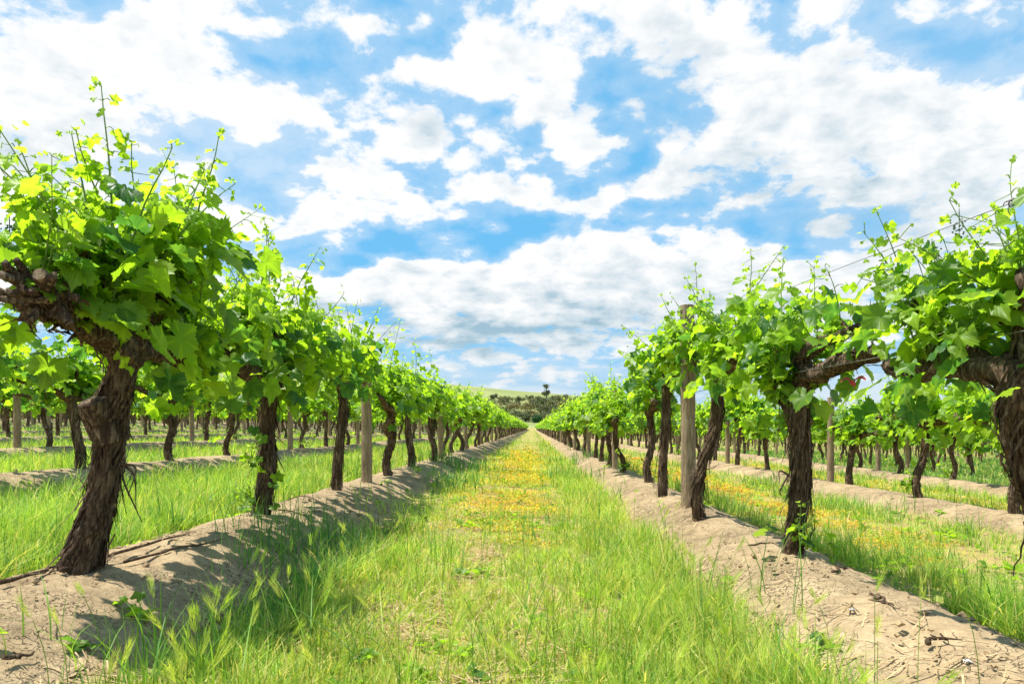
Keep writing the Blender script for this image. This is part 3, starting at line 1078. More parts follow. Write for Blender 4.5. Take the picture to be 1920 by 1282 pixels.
for (dist, k, x, y, rnd) in sorted(ind, key=lambda c: (c[1], c[3])):
    lod = 1 if dist < 13 else 2 if dist < 30 else 3
    i = int(rnd * 1000) % ROOTS[lod]
    p = PROTO[lod][i]
    c = p if (lod, i) not in used else copy_tree(p)
    used[(lod, i)] = 1
    c.location = (x, y, gz(x, y) - .04)
    c.rotation_euler = (0, 0, (0 if rnd < .5 else math.pi) + (rnd - .5) * .3)
    s = .84 + .25 * ((rnd * 37) % 1)
    c.scale = (s * (1 if (rnd * 91) % 1 < .5 else 1.06), s * 1.02, s * (.97 + .08 * ((rnd * 53) % 1)))
    n = cnt[k] = cnt.get(k, 0) + 1
    if k in (0, 1):
        no = n + (3 if k == 0 else 4)
        lab = 'grapevine, %s from the camera along the %s' % (ORD[no - 1], ROWNAME[k]) if no <= 12 else \
              'distant grapevine past the twelfth along the %s' % ROWNAME[k]
        grp = GRP[k]
    else:
        if k in (-1, 2):
            rn = ROWNAME[k]
        elif k < 0:
            rn = '%s row on the lush grass side' % ORD[-k]
        else:
            rn = '%s row on the orange-flowered side' % ORD[min(15, k - 1)]
        lim = 10 if k in (-1, 2) else 5 if abs(k) < 5 else 0
        grp = 'grapevines in the ' + rn
        if n <= lim:
            lab = 'grapevine, %s visible one in the %s' % (ORD[n - 1], rn)
        elif lim:
            lab = 'distant grapevine past the %s visible one in the %s' % (ORD[lim - 1], rn)
        else:
            lab = 'distant grapevine in the ' + rn
    tag(c, lab, 'grapevine', grp)
for l in PROTO:
    for i, p in enumerate(PROTO[l]):
        if (l, i) not in used:
            for ch in list(p.children_recursive):
                bpy.data.objects.remove(ch)
            bpy.data.objects.remove(p)

# the hundreds of vines farther off read as one mass
def gather(root):
    """vertices, faces, tints of a finished vine's wood and of its leaves, in vine space"""
    res = {}
    for o_ in root.children:
        key = 'leaf' if o_.name.startswith('foliage') else 'wood' if o_.name.startswith(('trunk', 'arm')) else None
        if not key:
            continue
        me = o_.data
        v_ = np.empty(len(me.vertices) * 3)
        me.vertices.foreach_get('co', v_)
        a_ = np.empty(len(me.vertices))
        me.attributes['tint'].data.foreach_get('value', a_)
        ft = {}
        for pl in me.polygons:
            ft.setdefault(pl.loop_total, []).append(tuple(pl.vertices))
        res.setdefault(key, []).append((v_.reshape(-1, 3), [np.array(f) for f in ft.values()], a_))
    return res


src = [gather(PROTO[3][i]) for i in range(4) if (3, i) in used]
fw, fl = MB(), MB()
for (dist, k, x, y, rnd) in rest:
    g = src[int(rnd * 997) % len(src)]
    z = gz(x, y) - .04
    s = .93 + .16 * ((rnd * 37) % 1)
    sg = 1 if rnd < .5 else -1
    keep = min(1.0, 75 / dist)
    for key, mbx in (('wood', fw), ('leaf', fl)):
        for v_, fs_, a_ in g[key]:
            vv = v_ * s * np.array([sg, sg, 1]) + [x, y, z]
            if key == 'leaf' and keep < 1:
                f = fs_[0]
                nv = len(LEAF[3][0])
                nt = len(LEAF[3][1][0])
                ids = np.arange(len(v_) // nv)
                sel = ids[rng.random(len(ids)) < keep]
                if len(sel) == 0:
                    continue
                blk = vv.reshape(-1, nv, 3)[sel]
                cen = blk.mean(1, keepdims=True)
                blk = cen + (blk - cen) * min(2.2, keep ** -.5)
                ff = LEAF[3][1][0]
                mbx.add(blk.reshape(-1, 3), [(ff[None] + (np.arange(len(sel)) * nv)[:, None, None]).reshape(-1, 3)], np.repeat(a_.reshape(-1, nv)[sel, 0], nv))
            else:
                mbx.add(vv, fs_, a_)
far = empty('distant_vines', (0, 0, 0))
tag(far, 'mass of far grapevines filling the rows towards the hill', 'vineyard', kind='stuff')
tag(fl.build('foliage', M['leaf'], far), kind='stuff')
tag(fw.build('trunks', M['bark'], far), kind='stuff')

# ------------------------------------------------------------------ posts
def make_post(loc, h, r, seed, lean=(0, 0), cap=False):
    root = empty('trellis_post', loc)
    mb = MB()
    rgp = np.random.default_rng(seed)
    tube(mb, [(0, 0, -.1), (lean[0] * .3, lean[1] * .3, h * .4), (lean[0], lean[1], h - .012), (lean[0], lean[1], h)],
         [r * 1.05, r * 1.02, r * .98, r * .9], 28, 60, .10, seed * 2.1, 0, True, 4.0, .05)
    for q_ in range(2):     # knots
        a = rgp.uniform(0, 6.28)
        zc = rgp.uniform(.3, .8) * h
        f = zc / h
        d = np.array([math.cos(a), math.sin(a), 0])
        c0_ = np.array([lean[0] * f, lean[1] * f, zc])
        tube(mb, [c0_ + d * r * .8, c0_ + d * r * 1.10], [.016, .011], 10, 4)
    mb.build('shaft', M['wood'], root)
    wr = MB()
    for zc in (h - .12, h * .62):
        f = zc / h
        th = np.linspace(0, 4 * np.pi, 40)
        pts = np.stack([lean[0] * f + (r * 1.03) * np.cos(th), lean[1] * f + (r * 1.03) * np.sin(th), zc + .012 * th / 6.28], -1)
        tube(wr, pts, [.0025, .0025], 5, 60)
    wr.build('wire_wrap', M['wire'], root)
    return root


pl = []
POSTS = {0: [7.3, 13.2, 18.8], 1: [6.2, 11.8, 17.3], -1: [8.56, 14.3], 2: [10.9], -2: [11.2, 16.9], 3: [10.4, 15.97], 4: [15.0, 20.6], -3: [16.5]}
for k in range(-12, 11):
    base = list(POSTS.get(k, [12 + (k * 2.7) % 5.6]))
    while base[-1] < (200 if k in (0, 1) else 60):
        base.append(base[-1] + 5.6)
    for y in base:
        x = row_x(k)
        if -.80 * y < x < .76 * y:
            pl.append((k, x, y))
pl.sort(key=lambda p: (p[0], p[2]))
protoP = []
pc = {}
for (k, x, y) in pl:
    n = pc[k] = pc.get(k, 0) + 1
    z = gz(x, y)
    if (k, n) == (1, 1):
        b = img(1291, 950, y)
        o_ = make_post((b[0], y, z), 1.76, .064, 3, (-.012, 0))
        lab = 'tall weathered wooden post with its top clear of the leaves on the sunlit mound'
    elif (k, n) == (0, 1):
        b = img(688, 906, y)
        o_ = make_post((b[0], y, z), 1.42, .054, 4, (-.01, 0))
        lab = 'bare grey wooden post on the shadow-dappled mound, its top hidden in leaves'
    else:
        if len(protoP) < 3:
            o_ = make_post((0, 0, 0), [1.3, 1.36, 1.26][len(protoP)], .052, 10 + len(protoP), (random.uniform(-.02, .02), random.uniform(-.02, .02)))
            protoP.append(o_)
        else:
            o_ = copy_tree(protoP[(n + k) % 3])
        o_.location = (x + random.uniform(-.05, .05), y, z)
        o_.rotation_euler = (0, 0, random.uniform(0, 6))
        rn = ROWNAME.get(k) or ('%s row on the lush grass side' % ORD[-k] if k < 0 else '%s row on the orange-flowered side' % ORD[k - 1])
        lim = 5 if k in (0, 1) else 3
        lab = ('wooden post, %s from the camera in the %s' % (ORD[n - 1], rn)) if n <= lim else 'distant wooden post past the %s one in the %s' % (ORD[lim - 1], rn)
    tag(o_, lab, 'post', 'trellis posts along the vine rows')

# ------------------------------------------------------------------ wires and ties
def wire(name_label, pts, r=.0022, knots=()):
    root = empty('trellis_wire', tuple(pts[0]))
    p0 = np.array(pts[0])
    mb = MB()
    tube(mb, [np.array(p) - p0 for p in pts], [r, r], 6, 60)
    mb.build('strand', M['wire'], root)
    for kp in knots:
        kb = MB()
        rgk = np.random.default_rng(2)
        c = np.array(kp) - p0
        for q_ in range(5):
            th = np.linspace(0, 5, 14) + rgk.uniform(0, 6)
            tube(kb, np.stack([.010 * np.cos(th) + rgk.normal(0, .002), np.linspace(-.015, .015, 14), .010 * np.sin(th)], -1) + c, [.002, .0015], 5, 16)
        tube(kb, [c, c + [-.01, .0, -.02], c + [.005, .01, -.035]], [.002, .0015], 5, 8)
        kb.build('wire_knot', M['wire'], root)
    tag(root, name_label, 'wire', 'trellis wires')
    return root


pw = img(1290, 608, 6.2)
wire('thin foliage wire with a knot, running down from the tall wooden post against the sky',
     [pw, img(1440, 555, 4.25), img(1600, 493, 3.12), img(1890, 383, 2.1), img(2500, 150, 1.25)], .0014,
     [img(1896, 381, 2.085)])
wire('low cordon wire of the row on the sunlit mound',
     [(row_x(1), 1.2, gz(row_x(1), 1.2) + 1.0), (row_x(1), 6.2, gz(row_x(1), 6.2) + 1.04), (row_x(1), 11.8, gz(row_x(1), 11.8) + 1.0)])
wire('low cordon wire of the row on the shadow-dappled mound',
     [(row_x(0), 1.5, gz(row_x(0), 1.5) + 1.02), (row_x(0), 7.3, gz(row_x(0), 7.3) + 1.0), (row_x(0), 13.2, gz(row_x(0), 13.2) + 1.0)])
wire('cordon wire of the row across the lush grass strip', [(row_x(-1), 3.0, gz(row_x(-1), 3.0) + 1.0), (row_x(-1), 8.56, gz(row_x(-1), 8.56) + 1.0), (row_x(-1), 14.3, gz(row_x(-1), 14.3) + 1.0)])

rib = MB()
rc = img(1598, 718, 3.12)
for e, wd in (((-.045, .02, .006), .006), ((.05, -.02, .012), .006), ((-.022, .0, -.055), .005), ((.012, .01, -.028), .005)):
    e = np.array(e)
    t5 = np.linspace(0, 1, 8)[:, None]
    ln = t5 * e + np.array([0, 0, .02]) * np.sin(t5 * 3.0)
    w_ = np.array([0, .35, .9]) * wd
    vs = np.stack([ln - w_, ln + w_ + [.004, 0, 0]], 1).reshape(-1, 3)
    rib.add(vs, np.array([[2 * a, 2 * a + 1, 2 * a + 3, 2 * a + 2] for a in range(7)]))
th = np.linspace(0, 2 * np.pi, 20)
tube(rib, [(-.012, 0, .008), (0, -.004, 0), (.012, 0, -.008)], [.006, .010, .006], 8, 8, .3, 2.0)
ro = rib.build('ribbon', M['ribbon'])
ro.location = tuple(rc)
tag(ro, 'red ribbon tied round a vine arm between the two near vines of the sunlit mound', 'ribbon')

# ------------------------------------------------------------------ litter on the mounds
def lump(name, loc, size, mat, seed, label, cat, sq=(1, 1, .6)):
    rgl = np.random.default_rng(seed)
    n_, m_ = 10, 14
    ph = np.linspace(0, np.pi, n_)
    th = np.linspace(0, 2 * np.pi, m_, endpoint=False)
    PH, TH = np.meshgrid(ph, th, indexing='ij')
    d = np.stack([np.sin(PH) * np.cos(TH), np.sin(PH) * np.sin(TH), np.cos(PH)], -1)
    rr = 1 + .5 * pn(d[..., 0] * 1.7 + seed, d[..., 1] * 1.7, d[..., 2] * 1.7) + .25 * pn(d[..., 0] * 5 + seed, d[..., 1] * 5, d[..., 2] * 5)
    v_ = (d * rr[..., None] * size * np.array(sq)).reshape(-1, 3)
    i_ = np.arange(n_ - 1)[:, None] * m_
    j_ = np.arange(m_)[None]
    q_ = np.stack([i_ + j_, i_ + m_ + j_, i_ + m_ + (j_ + 1) % m_, i_ + (j_ + 1) % m_], -1).reshape(-1, 4)
    mbx = MB()
    mbx.add(v_, q_)
    o_ = mbx.build(name, mat)
    o_.location = loc
    return tag(o_, label, cat)


def on_ground(px, py):
    """where the sight line through a photograph pixel meets the ground"""
    Y = np.linspace(1.2, 40, 4000)
    X = (px - VX) / F * Y
    Zr = CAM_Z - (py - VY) / F * Y
    k_ = np.argmax(Zr < ground_z(X, Y))
    return float(X[k_]), float(Y[k_])


x, y = on_ground(286, 1110)
lump('stone', (x, y, gz(x, y) + .01), .022, M['stone'], 3, 'small tan stone alone on the shaded flank of the dappled mound', 'stone')
x, y = on_ground(402, 1172)
lump('bark_chunk', (x, y, gz(x, y) + .02), .030, M['rust'], 6, 'rusty brown chunk of bark lying in the dry grass at the dappled mound foot', 'bark', (.6, .8, 1.1))


def scrap(px, py, size, seed, label):
    x, y = on_ground(px, py)
    rgs = np.random.default_rng(seed)
    n_ = 6
    g_ = np.linspace(-.5, .5, n_)
    A, B = np.meshgrid(g_, g_)
    Z_ = .35 * pn(A * 3 + seed, B * 3, 1.0) + .25
    v_ = np.stack([A * 1.3, B, Z_], -1).reshape(-1, 3) * size
    i_ = np.arange(n_ - 1)[:, None] * n_
    j_ = np.arange(n_ - 1)[None]
    q_ = np.stack([i_ + j_, i_ + j_ + 1, i_ + n_ + j_ + 1, i_ + n_ + j_], -1).reshape(-1, 4)
    mbx = MB()
    mbx.add(v_, q_)
    mbx.add(v_ - [0, 0, .004], q_[:, ::-1])
    o_ = mbx.build('paper_scrap', M['white'])
    o_.location = (x, y, gz(x, y) + .012)
    tag(o_, label, 'litter', 'white scraps of litter')


scrap(455, 958, .085, 1, 'crumpled white scrap lying at the foot of the second vine on the dappled mound')
scrap(1598, 1149, .016, 4, 'small white scrap on the sunlit mound halfway below the red-tied vine')
scrap(1815, 1248, .016, 7, 'small white scrap on the sunlit mound close to the bottom edge')

canes = [((110, 1085), (345, 1010), .009, 'long dry pruned cane running uphill behind the largest vine trunk'),
         ((230, 1065), (420, 1020), .007, 'thin dry pruned cane beyond the base of the largest vine'),
         ((505, 950), (600, 945), .006, 'dry twig beside the foot of the second dappled-mound vine'),
         ((520, 962), (585, 978), .005, 'short forked twig in front of the second dappled-mound vine'),
         ((1635, 1125), (1680, 1148), .006, 'dark twig lying across the middle of the sunlit mound'),
         ((1742, 1222), (1772, 1206), .008, 'short thick piece of dark wood on the sunlit mound'),
         ((1560, 1080), (1610, 1078), .006, 'dry twig in the shade beside the red-tied vine'),
         ((1405, 1030), (1455, 1026), .006, 'thin twig on the sunlit mound beside the sunlit side of the red-tied vine'),
         ((10, 1260), (60, 1250), .007, 'dark twig in the bottom corner of the dappled mound'),
         ((0, 1110), (110, 1075), .010, 'long dry pruned cane leading from the picture edge to the largest vine')]
for q_, (a, b, r_, lab) in enumerate(canes):
    xa, ya = on_ground(*a)
    xb, yb = on_ground(*b)
    rgc = np.random.default_rng(q_)
    u = np.linspace(0, 1, 7)
    X_ = xa + (xb - xa) * u + rgc.normal(0, .008, 7)
    Y_ = ya + (yb - ya) * u + rgc.normal(0, .012, 7)
    Z_ = ground_z(X_, Y_) + r_ * 1.2 + .012 + rgc.uniform(0, .01, 7)
    pts = np.stack([X_, Y_, Z_], -1)
    p0 = pts[0].copy()
    mbx = MB()
    tube(mbx, pts - p0, [r_, r_ * .8, r_ * .4], 8, 30, .2, q_, 0, True, 4, .5)
    for z_ in range(3):
        c_ = (pts - p0)[2 + z_]
        tube(mbx, [c_, c_ + np.array([rgc.normal(0, .03), rgc.normal(0, .03), .01])], [r_ * .5, r_ * .25], 5, 4)
    o_ = mbx.build('pruned_cane', M['strip'])
    o_.location = tuple(p0)
    tag(o_, lab, 'twig', 'pruned canes lying on the mounds')

# ------------------------------------------------------------------ grass
def blades(mb, X, Y, H, W, lean, T, seg, rg, curl=1.0, z0=None):
    n = len(X)
    Z = ground_z(X, Y) if z0 is None else z0
    ph = rg.uniform(0, 2 * np.pi, n)
    tw = ph + np.pi / 2 + rg.normal(0, .6, n)
    t = np.linspace(0, 1, seg + 1)
    d = np.stack([np.cos(ph), np.sin(ph)], -1)
    ho = (lean * H)[:, None] * t[None] ** (1 + curl)
    up = H[:, None] * (t[None] - .30 * np.minimum(lean, 1.3)[:, None] * t[None] ** 2.2)
    wd = W[:, None] * (1 - t[None] ** 1.6) * (.7 + .3 * np.sin(t * np.pi))[None] * .5
    cx_ = X[:, None] + d[:, :1] * ho
    cy_ = Y[:, None] + d[:, 1:] * ho
    cz_ = Z[:, None] - .01 + up
    sx_, sy_ = np.cos(tw)[:, None] * wd, np.sin(tw)[:, None] * wd
    L_ = np.stack([cx_ - sx_, cy_ - sy_, cz_], -1)[:, :-1]
    R_ = np.stack([cx_ + sx_, cy_ + sy_, cz_], -1)[:, :-1]
    tip = np.stack([cx_, cy_, cz_], -1)[:, -1:]
    v_ = np.concatenate([L_, R_, tip], 1)                       # seg + seg + 1 verts each
    nv = 2 * seg + 1
    off = (np.arange(n) * nv)[:, None, None]
    fs_ = []
    if seg > 1:
        a = np.arange(seg - 1)
        fs_.append((np.stack([a, seg + a, seg + a + 1, a + 1], -1)[None] + off).reshape(-1, 4))
    fs_.append((np.array([[seg - 1, 2 * seg - 1, 2 * seg]])[None] + off).reshape(-1, 3))
    mb.add(v_.reshape(-1, 3), fs_, np.repeat(np.clip(T, 0, 1), nv))


def zone(X, Y):
    """chance of a blade, its height and its colour, by strip of the vineyard"""
    k, d = row_of(X)
    tt = (X - X0) / SP
    a = np.floor(tt)
    t = tt - a
    ed = .50 + .16 * ((k == 0) & (d > 0)) + .06 * ((k == 1) & (d < 0)) + .12 * pn(X * 1.3, Y * 1.3, 3.0) + .10 * pn(X * 3, Y * 3, 6.0)
    off = sstep(ed - .05, ed + .14, np.abs(d))
    off = np.where(k > 3.5, .7 + .3 * off, off)
    clump = .5 + .9 * fbm(X * 1.6, Y * 1.6, 11.0, 3)
    cl2 = .5 + .9 * fbm(X * .7, Y * .45, 21.0, 3)
    prob = np.clip(off, 0, 1)
    H = np.full(len(X), .2)
    T = np.full(len(X), .45)
    c = a == 0
    tn_ = t + .06 * pn(X * 2.5, Y * 1.5, 71.0) + .05 * pn(X * 6, Y * 5, 73.0)
    strip = sstep(.28, .38, tn_) * sstep(.68, .58, tn_) * sstep(3.6, 6.4, Y + 2.0 * pn(X * 2, Y * 2, 75.0)) * sstep(42, 18, Y)
    mid = sstep(.28, .4, t) * sstep(.68, .58, t)
    H = np.where(c, np.where(t < .36, .11 + .08 * sstep(.55, .8, cl2), .10 + .115 * sstep(.58, .80, t)), H)
    H = np.where(c, H * (1 - .45 * strip - .2 * mid), H)
    prob = np.where(c, prob * (1 - .74 * strip) * np.where((clump < .42 + .14 * mid) & (Y < 14), .85, 1.0), prob)
    T = np.where(c, .56 - .1 * sstep(10, 20, Y) - .30 * (t < .26) * sstep(.42, .6, cl2) + .06 * mid, T)
    l = a < 0
    H = np.where(l, .15 + .11 * sstep(.3, .8, clump), H)
    T = np.where(l, .42 + .14 * cl2, T)
    r1 = (a == 1) | (a == 2)
    st1 = sstep(.2, .34, t) * sstep(.64, .5, t)
    H = np.where(r1, .10 + .10 * sstep(.4, .8, clump) - .06 * st1 + .06 * (t < .45), H)
    prob = np.where(r1, prob * (1 - .65 * st1) * np.where(clump < .5, .35, .8), prob)
    T = np.where(r1, .40 + .1 * cl2, T)
    r3 = a >= 3
    H = np.where(r3, .16, H)
    T = np.where(r3, .22, T)
    cl3 = fbm(X * 4.5, Y * 3.6, 91.0, 3)
    prob = prob * np.where(c | r1, .5 + .5 * sstep(-.30, .05, cl3), .6 + .4 * sstep(-.35, .0, cl3))
    H = H * (1 + .75 * np.clip(cl3, -.6, .7))
    T = T - .22 * np.clip(cl3, -.6, .6)
    prob = prob * np.where(l | r3, 1, (.45 + .55 * (clump > .38)))
    return prob, H, T, a, t, off


def scatter(n, y0, y1, rg, xl=-.9, xr=.86, pow_=0.0):
    u = rg.random(n)
    if pow_ == 0:
        Y = y0 * (y1 / y0) ** u
    else:
        Y = (y0 ** pow_ + u * (y1 ** pow_ - y0 ** pow_)) ** (1 / pow_)
    X = rg.uniform(xl, xr, n) * (Y + .8)
    return X, Y


rgg = np.random.default_rng(77)
gb = MB()
for (n, y0, y1, seg, dens) in ((210000, 1.5, 5.0, 4, 1), (120000, 5.0, 12, 3, 1), (110000, 12, 40, 2, 1), (90000, 30, 220, 1, 1)):
    X, Y = scatter(n, y0, y1, rgg, pow_=.6 if y1 <= 12 else 0.0)
    ok = np.abs(X) < 75
    X, Y = X[ok], Y[ok]
    pr_, H, T, a, t, off = zone(X, Y)
    k_ = rgg.random(len(X)) < pr_
    X, Y, H, T = X[k_], Y[k_], H[k_], T[k_]
    m_ = len(X)
    H = H * rgg.uniform(.45, 1.25, m_) * (.8 + .4 * rgg.random(m_))
    W = np.maximum(rgg.uniform(.0026, .0060, m_) * (1 + 1.1 * (rgg.random(m_) < .22)), .00125 * Y * rgg.uniform(.7, 1.3, m_))
    lean = np.abs(rgg.normal(.45, .50, m_))
    T = T + rgg.normal(0, .17, m_) + .06 * fbm(X * 2.2, Y * 2.2, 31.0, 2)
    dry = rgg.random(m_) < np.where(a[k_] == 0, .16, .07)
    T = np.where(dry, rgg.uniform(.85, 1.0, m_), T)
    blades(gb, X, Y, H, W, lean, T, seg, rgg)
# tufts: lush dark clumps along the foot of the mounds
tufts = [(on_ground(560, 1040), 260, .30, .16), (on_ground(600, 1000), 160, .24, .2), (on_ground(860, 880), 220, .32, .12), (on_ground(840, 905), 150, .26, .15),
         (on_ground(900, 905), 90, .22, .3), (on_ground(1075, 900), 170, .30, .25), (on_ground(1070, 870), 120, .26, .2), (on_ground(1085, 925), 90, .24, .3),
         (on_ground(520, 1075), 90, .22, .25), (on_ground(300, 1275), 100, .30, .3), (on_ground(700, 1010), 70, .2, .4), (on_ground(750, 960), 120, .2, .5),
         (on_ground(1560, 950), 70, .2, .3), (on_ground(1640, 960), 120, .22, .25), (on_ground(1440, 905), 60, .18, .3), (on_ground(400, 905), 80, .25, .35)]
for (x, y), n, h, tn in tufts:
    rad = .13 + .02 * (y - 2)
    X = x + rgg.normal(0, rad, n)
    Y = y + rgg.normal(0, rad * 1.3, n)
    blades(gb, X, Y, h * rgg.uniform(.5, 1.25, n), np.maximum(rgg.uniform(.004, .008, n), .0013 * Y), np.abs(rgg.normal(.45, .35, n)), tn + rgg.normal(0, .08, n), 4, rgg)
for q_ in range(90):      # scattered smaller tufts through the strips
    X, Y = scatter(1, 3, 40, rgg)
    pr_, H, T, a, t, off = zone(X, Y)
    if pr_[0] < .4 or a[0] > 2:
        continue
    n = 45
    X = X + rgg.normal(0, .09 + .01 * Y, n)
    Y = Y + rgg.normal(0, .12 + .02 * Y, n)
    blades(gb, X, Y, rgg.uniform(.14, .36, n), np.maximum(.005, .0014 * Y), np.abs(rgg.normal(.4, .3, n)), rgg.uniform(.15, .5) + rgg.normal(0, .08, n), 3, rgg)
# long thin stalks, some leaning right over
n = 1500
X, Y = scatter(n, 1.9, 9, rgg, -.4, .6)
pr_, H, T, a, t, off = zone(X, Y)
k_ = (rgg.random(n) < pr_ * .9) & (a <= 1)
X, Y = X[k_], Y[k_]
n = len(X)
blades(gb, X, Y, rgg.uniform(.22, .50, n), rgg.uniform(.003, .0055, n), np.abs(rgg.normal(.7, .6, n)), rgg.uniform(.1, .65, n), 5, rgg, .6)
# pale blue-green tall stems beside the red-tied vine
for (px, py) in ((1405, 1110), (1425, 1120), (1500, 1150), (1520, 1160), (1445, 1085), (1330, 1130), (1250, 1010)):
    x, y = on_ground(px, py)
    blades(gb, np.array([x] * 3) + rgg.normal(0, .02, 3), np.array([y] * 3), rgg.uniform(.35, .6, 3), np.array([.006] * 3), rgg.uniform(.3, .7, 3), np.array([.12, .2, .1]), 6, rgg, .5)
grass = gb.build('grass', M['grass'])
tag(grass, 'long green grass in the strips between the vine rows', 'grass', kind='stuff')

# barley-grass heads: a short stalk and a brush of bristles
hb = MB()
spots = []
X, Y = scatter(2200, 1.45, 7.5, rgg, -.5, .6)
pr_, H, T, a, t, off = zone(X, Y)
k_ = (a == 0) & (rgg.random(2200) < pr_ * np.where(t > .55, .42, .20))
spots = list(zip(X[k_], Y[k_], rgg.uniform(.20, .34, k_.sum())))
for (px, py, h) in ((200, 1300, .3), (290, 1290, .26), (130, 1330, .25), (95, 1310, .22), (1640, 1300, .3), (1720, 1320, .28), (1500, 1290, .22), (1365, 1290, .22), (1840, 1330, .33), (1560, 1250, .2), (1470, 1230, .2), (560, 1290, .2)):
    x, y = on_ground(px, py)
    spots.append((x, y, h))
for q_, (x, y, h) in enumerate(spots):
    z = gz(x, y)
    ph, ln = rgg.uniform(0, 6.28), abs(rgg.normal(.25, .18))
    d = np.array([math.cos(ph), math.sin(ph), 0])
    top = np.array([x, y, z + h]) + d * h * ln
    tn = rgg.uniform(.55, .8)
    tube(hb, [(x, y, z - .01), np.array([x, y, z + h * .55]) + d * h * ln * .3, top], [.0016, .0012, .001], 3, 6, 0, 0, tn - .2, False)
    ax = unit(np.array([d[0] * (ln + .35), d[1] * (ln + .35), 1.0]))
    hl = rgg.uniform(.055, .085)
    m_ = 40 if y < 4 else 20
    u = rgg.random(m_)
    st_ = top + ax[None] * (u * hl * .75)[:, None]
    sd = unit(np.cross(rgg.normal(0, 1, (m_, 3)), ax))
    dr = unit(ax[None] * 1.0 + sd * .32)
    e_ = st_ + dr * (hl * rgg.uniform(.4, .65, m_))[:, None]
    wv_ = unit(np.cross(dr, sd)) * (.0007 if y < 4 else .0013)
    m0 = st_ + (e_ - st_) * .35 + sd * .0025
    v_ = np.stack([st_, m0 - wv_, e_, m0 + wv_], 1).reshape(-1, 3)
    hb.add(v_, np.arange(m_ * 4).reshape(-1, 4), np.clip(tn + rgg.normal(0, .06, m_), 0, 1).repeat(4))
ho_ = hb.build('barley_grass_heads', M['grass'])
tag(ho_, 'bristly seed heads of wild barley grass above the path', 'grass', kind='stuff')

# yellow and orange ground cover
fb = MB()
for (n, y0, y1) in ((100000, 2.8, 14), (52000, 14, 40)):
    Y = y0 * (y1 / y0) ** rgg.random(n)
    a = rgg.choice([0, 0, 0, 0, 1, 1, 1, 1, 2, 2, -1], n)
    t = np.where(a == 0, .48 + rgg.normal(0, .12, n) + .05 * np.sin(Y * 1.3), np.where(a == 1, .42 + rgg.normal(0, .13, n), .45 + rgg.normal(0, .16, n)))
    X = X0 + SP * (a + t)
    k_, d_ = row_of(X)
    ok = (X > -.9 * Y) & (X < .9 * Y) & (np.abs(d_) > .5) & (fbm(X * 1.4, Y * 1.4, 41.0, 3) > np.where(a == 0, -.22, -.06) + .10 * fbm(X * .8, Y * .8, 43.0, 2) + .9 * sstep(14, 36, Y) + .7 * sstep(6.0, 3.2, Y))
    X, Y, a = X[ok], Y[ok], a[ok]
    m_ = len(X)
    Z = ground_z(X, Y) + rgg.uniform(.005, .035, m_) + .09 * rgg.random(m_) * sstep(.0, .5, fbm(X * 3.1, Y * 3.1, 47.0, 2))
    sz = np.maximum(rgg.uniform(.006, .014, m_), .0014 * Y * rgg.uniform(.7, 1.4, m_))
    patch = fbm(X * .9, Y * .9, 51.0, 3)
    T = np.clip(.41 + .42 * patch + rgg.normal(0, .21, m_), 0, 1)
    T = np.where(a == -1, T * .7, np.where((a == 1) & (patch > .05), T + .22, T))
    A = unit(rgg.normal(0, 1, (m_, 3)) * [1, 1, .5])
    N = unit(np.array([0, 0, 1.0]) + rgg.normal(0, .5, (m_, 3)))
    B = unit(np.cross(N, A))
    A = np.cross(B, N)
    C = np.stack([X, Y, Z], -1)
    s3 = sz[:, None]
    v_ = np.stack([C - A * s3, C - B * s3 * .6, C + A * s3, C + B * s3 * .6], 1).reshape(-1, 3)
    fb.add(v_, np.arange(m_ * 4).reshape(-1, 4), T.repeat(4))
fo = fb.build('yellow_flowers', M['flowers'])
tag(fo, 'low yellow and orange ground cover down the middle of the path', 'flowers', kind='stuff')

# low broad-leaved weeds, some creeping up onto the mounds
wb = MB()
P, D, N, S, T_ = [], [], [], [], []
X, Y = scatter(2600, 1.7, 14, rgg, -.95, .9, .3)
pr_, H, T, a, t, off = zone(X, Y)
k_, d_ = row_of(X)
wl = fbm(X * 1.3, Y * 1.3, 101.0, 2)
ok = (rgg.random(2600) < np.where(np.abs(d_) > .55, np.where(Y < 4, .22, .6), np.where(np.abs(d_) > .3, .25, .03))) & (wl > -.05) & (a < 3)
for x, y, r_ in zip(X[ok], Y[ok], rgg.uniform(.6, 1.3, ok.sum())):
    z = gz(x, y)
    tn = rgg.uniform(.05, .65)
    for q_ in range(rgg.integers(5, 11)):
        ph = rgg.uniform(0, 6.28)
        o_ = np.array([math.cos(ph), math.sin(ph), rgg.uniform(.1, .9)])
        P.append(np.array([x, y, z + .015]) + o_ * rgg.uniform(.005, .04) * r_)
        D.append(o_)
        N.append(np.array([0, 0, 1.0]) + rgg.normal(0, .3, 3))
        S.append(rgg.uniform(.018, .042) * r_)
        T_.append(np.clip(tn + rgg.normal(0, .08), 0, 1))
add_leaves(wb, P, D, N, S, T_, 2, rgg)
tag(wb.build('weeds', M['leaf']), 'small broad-leaved weeds low in the grass and along the mound edges', 'weeds', kind='stuff')

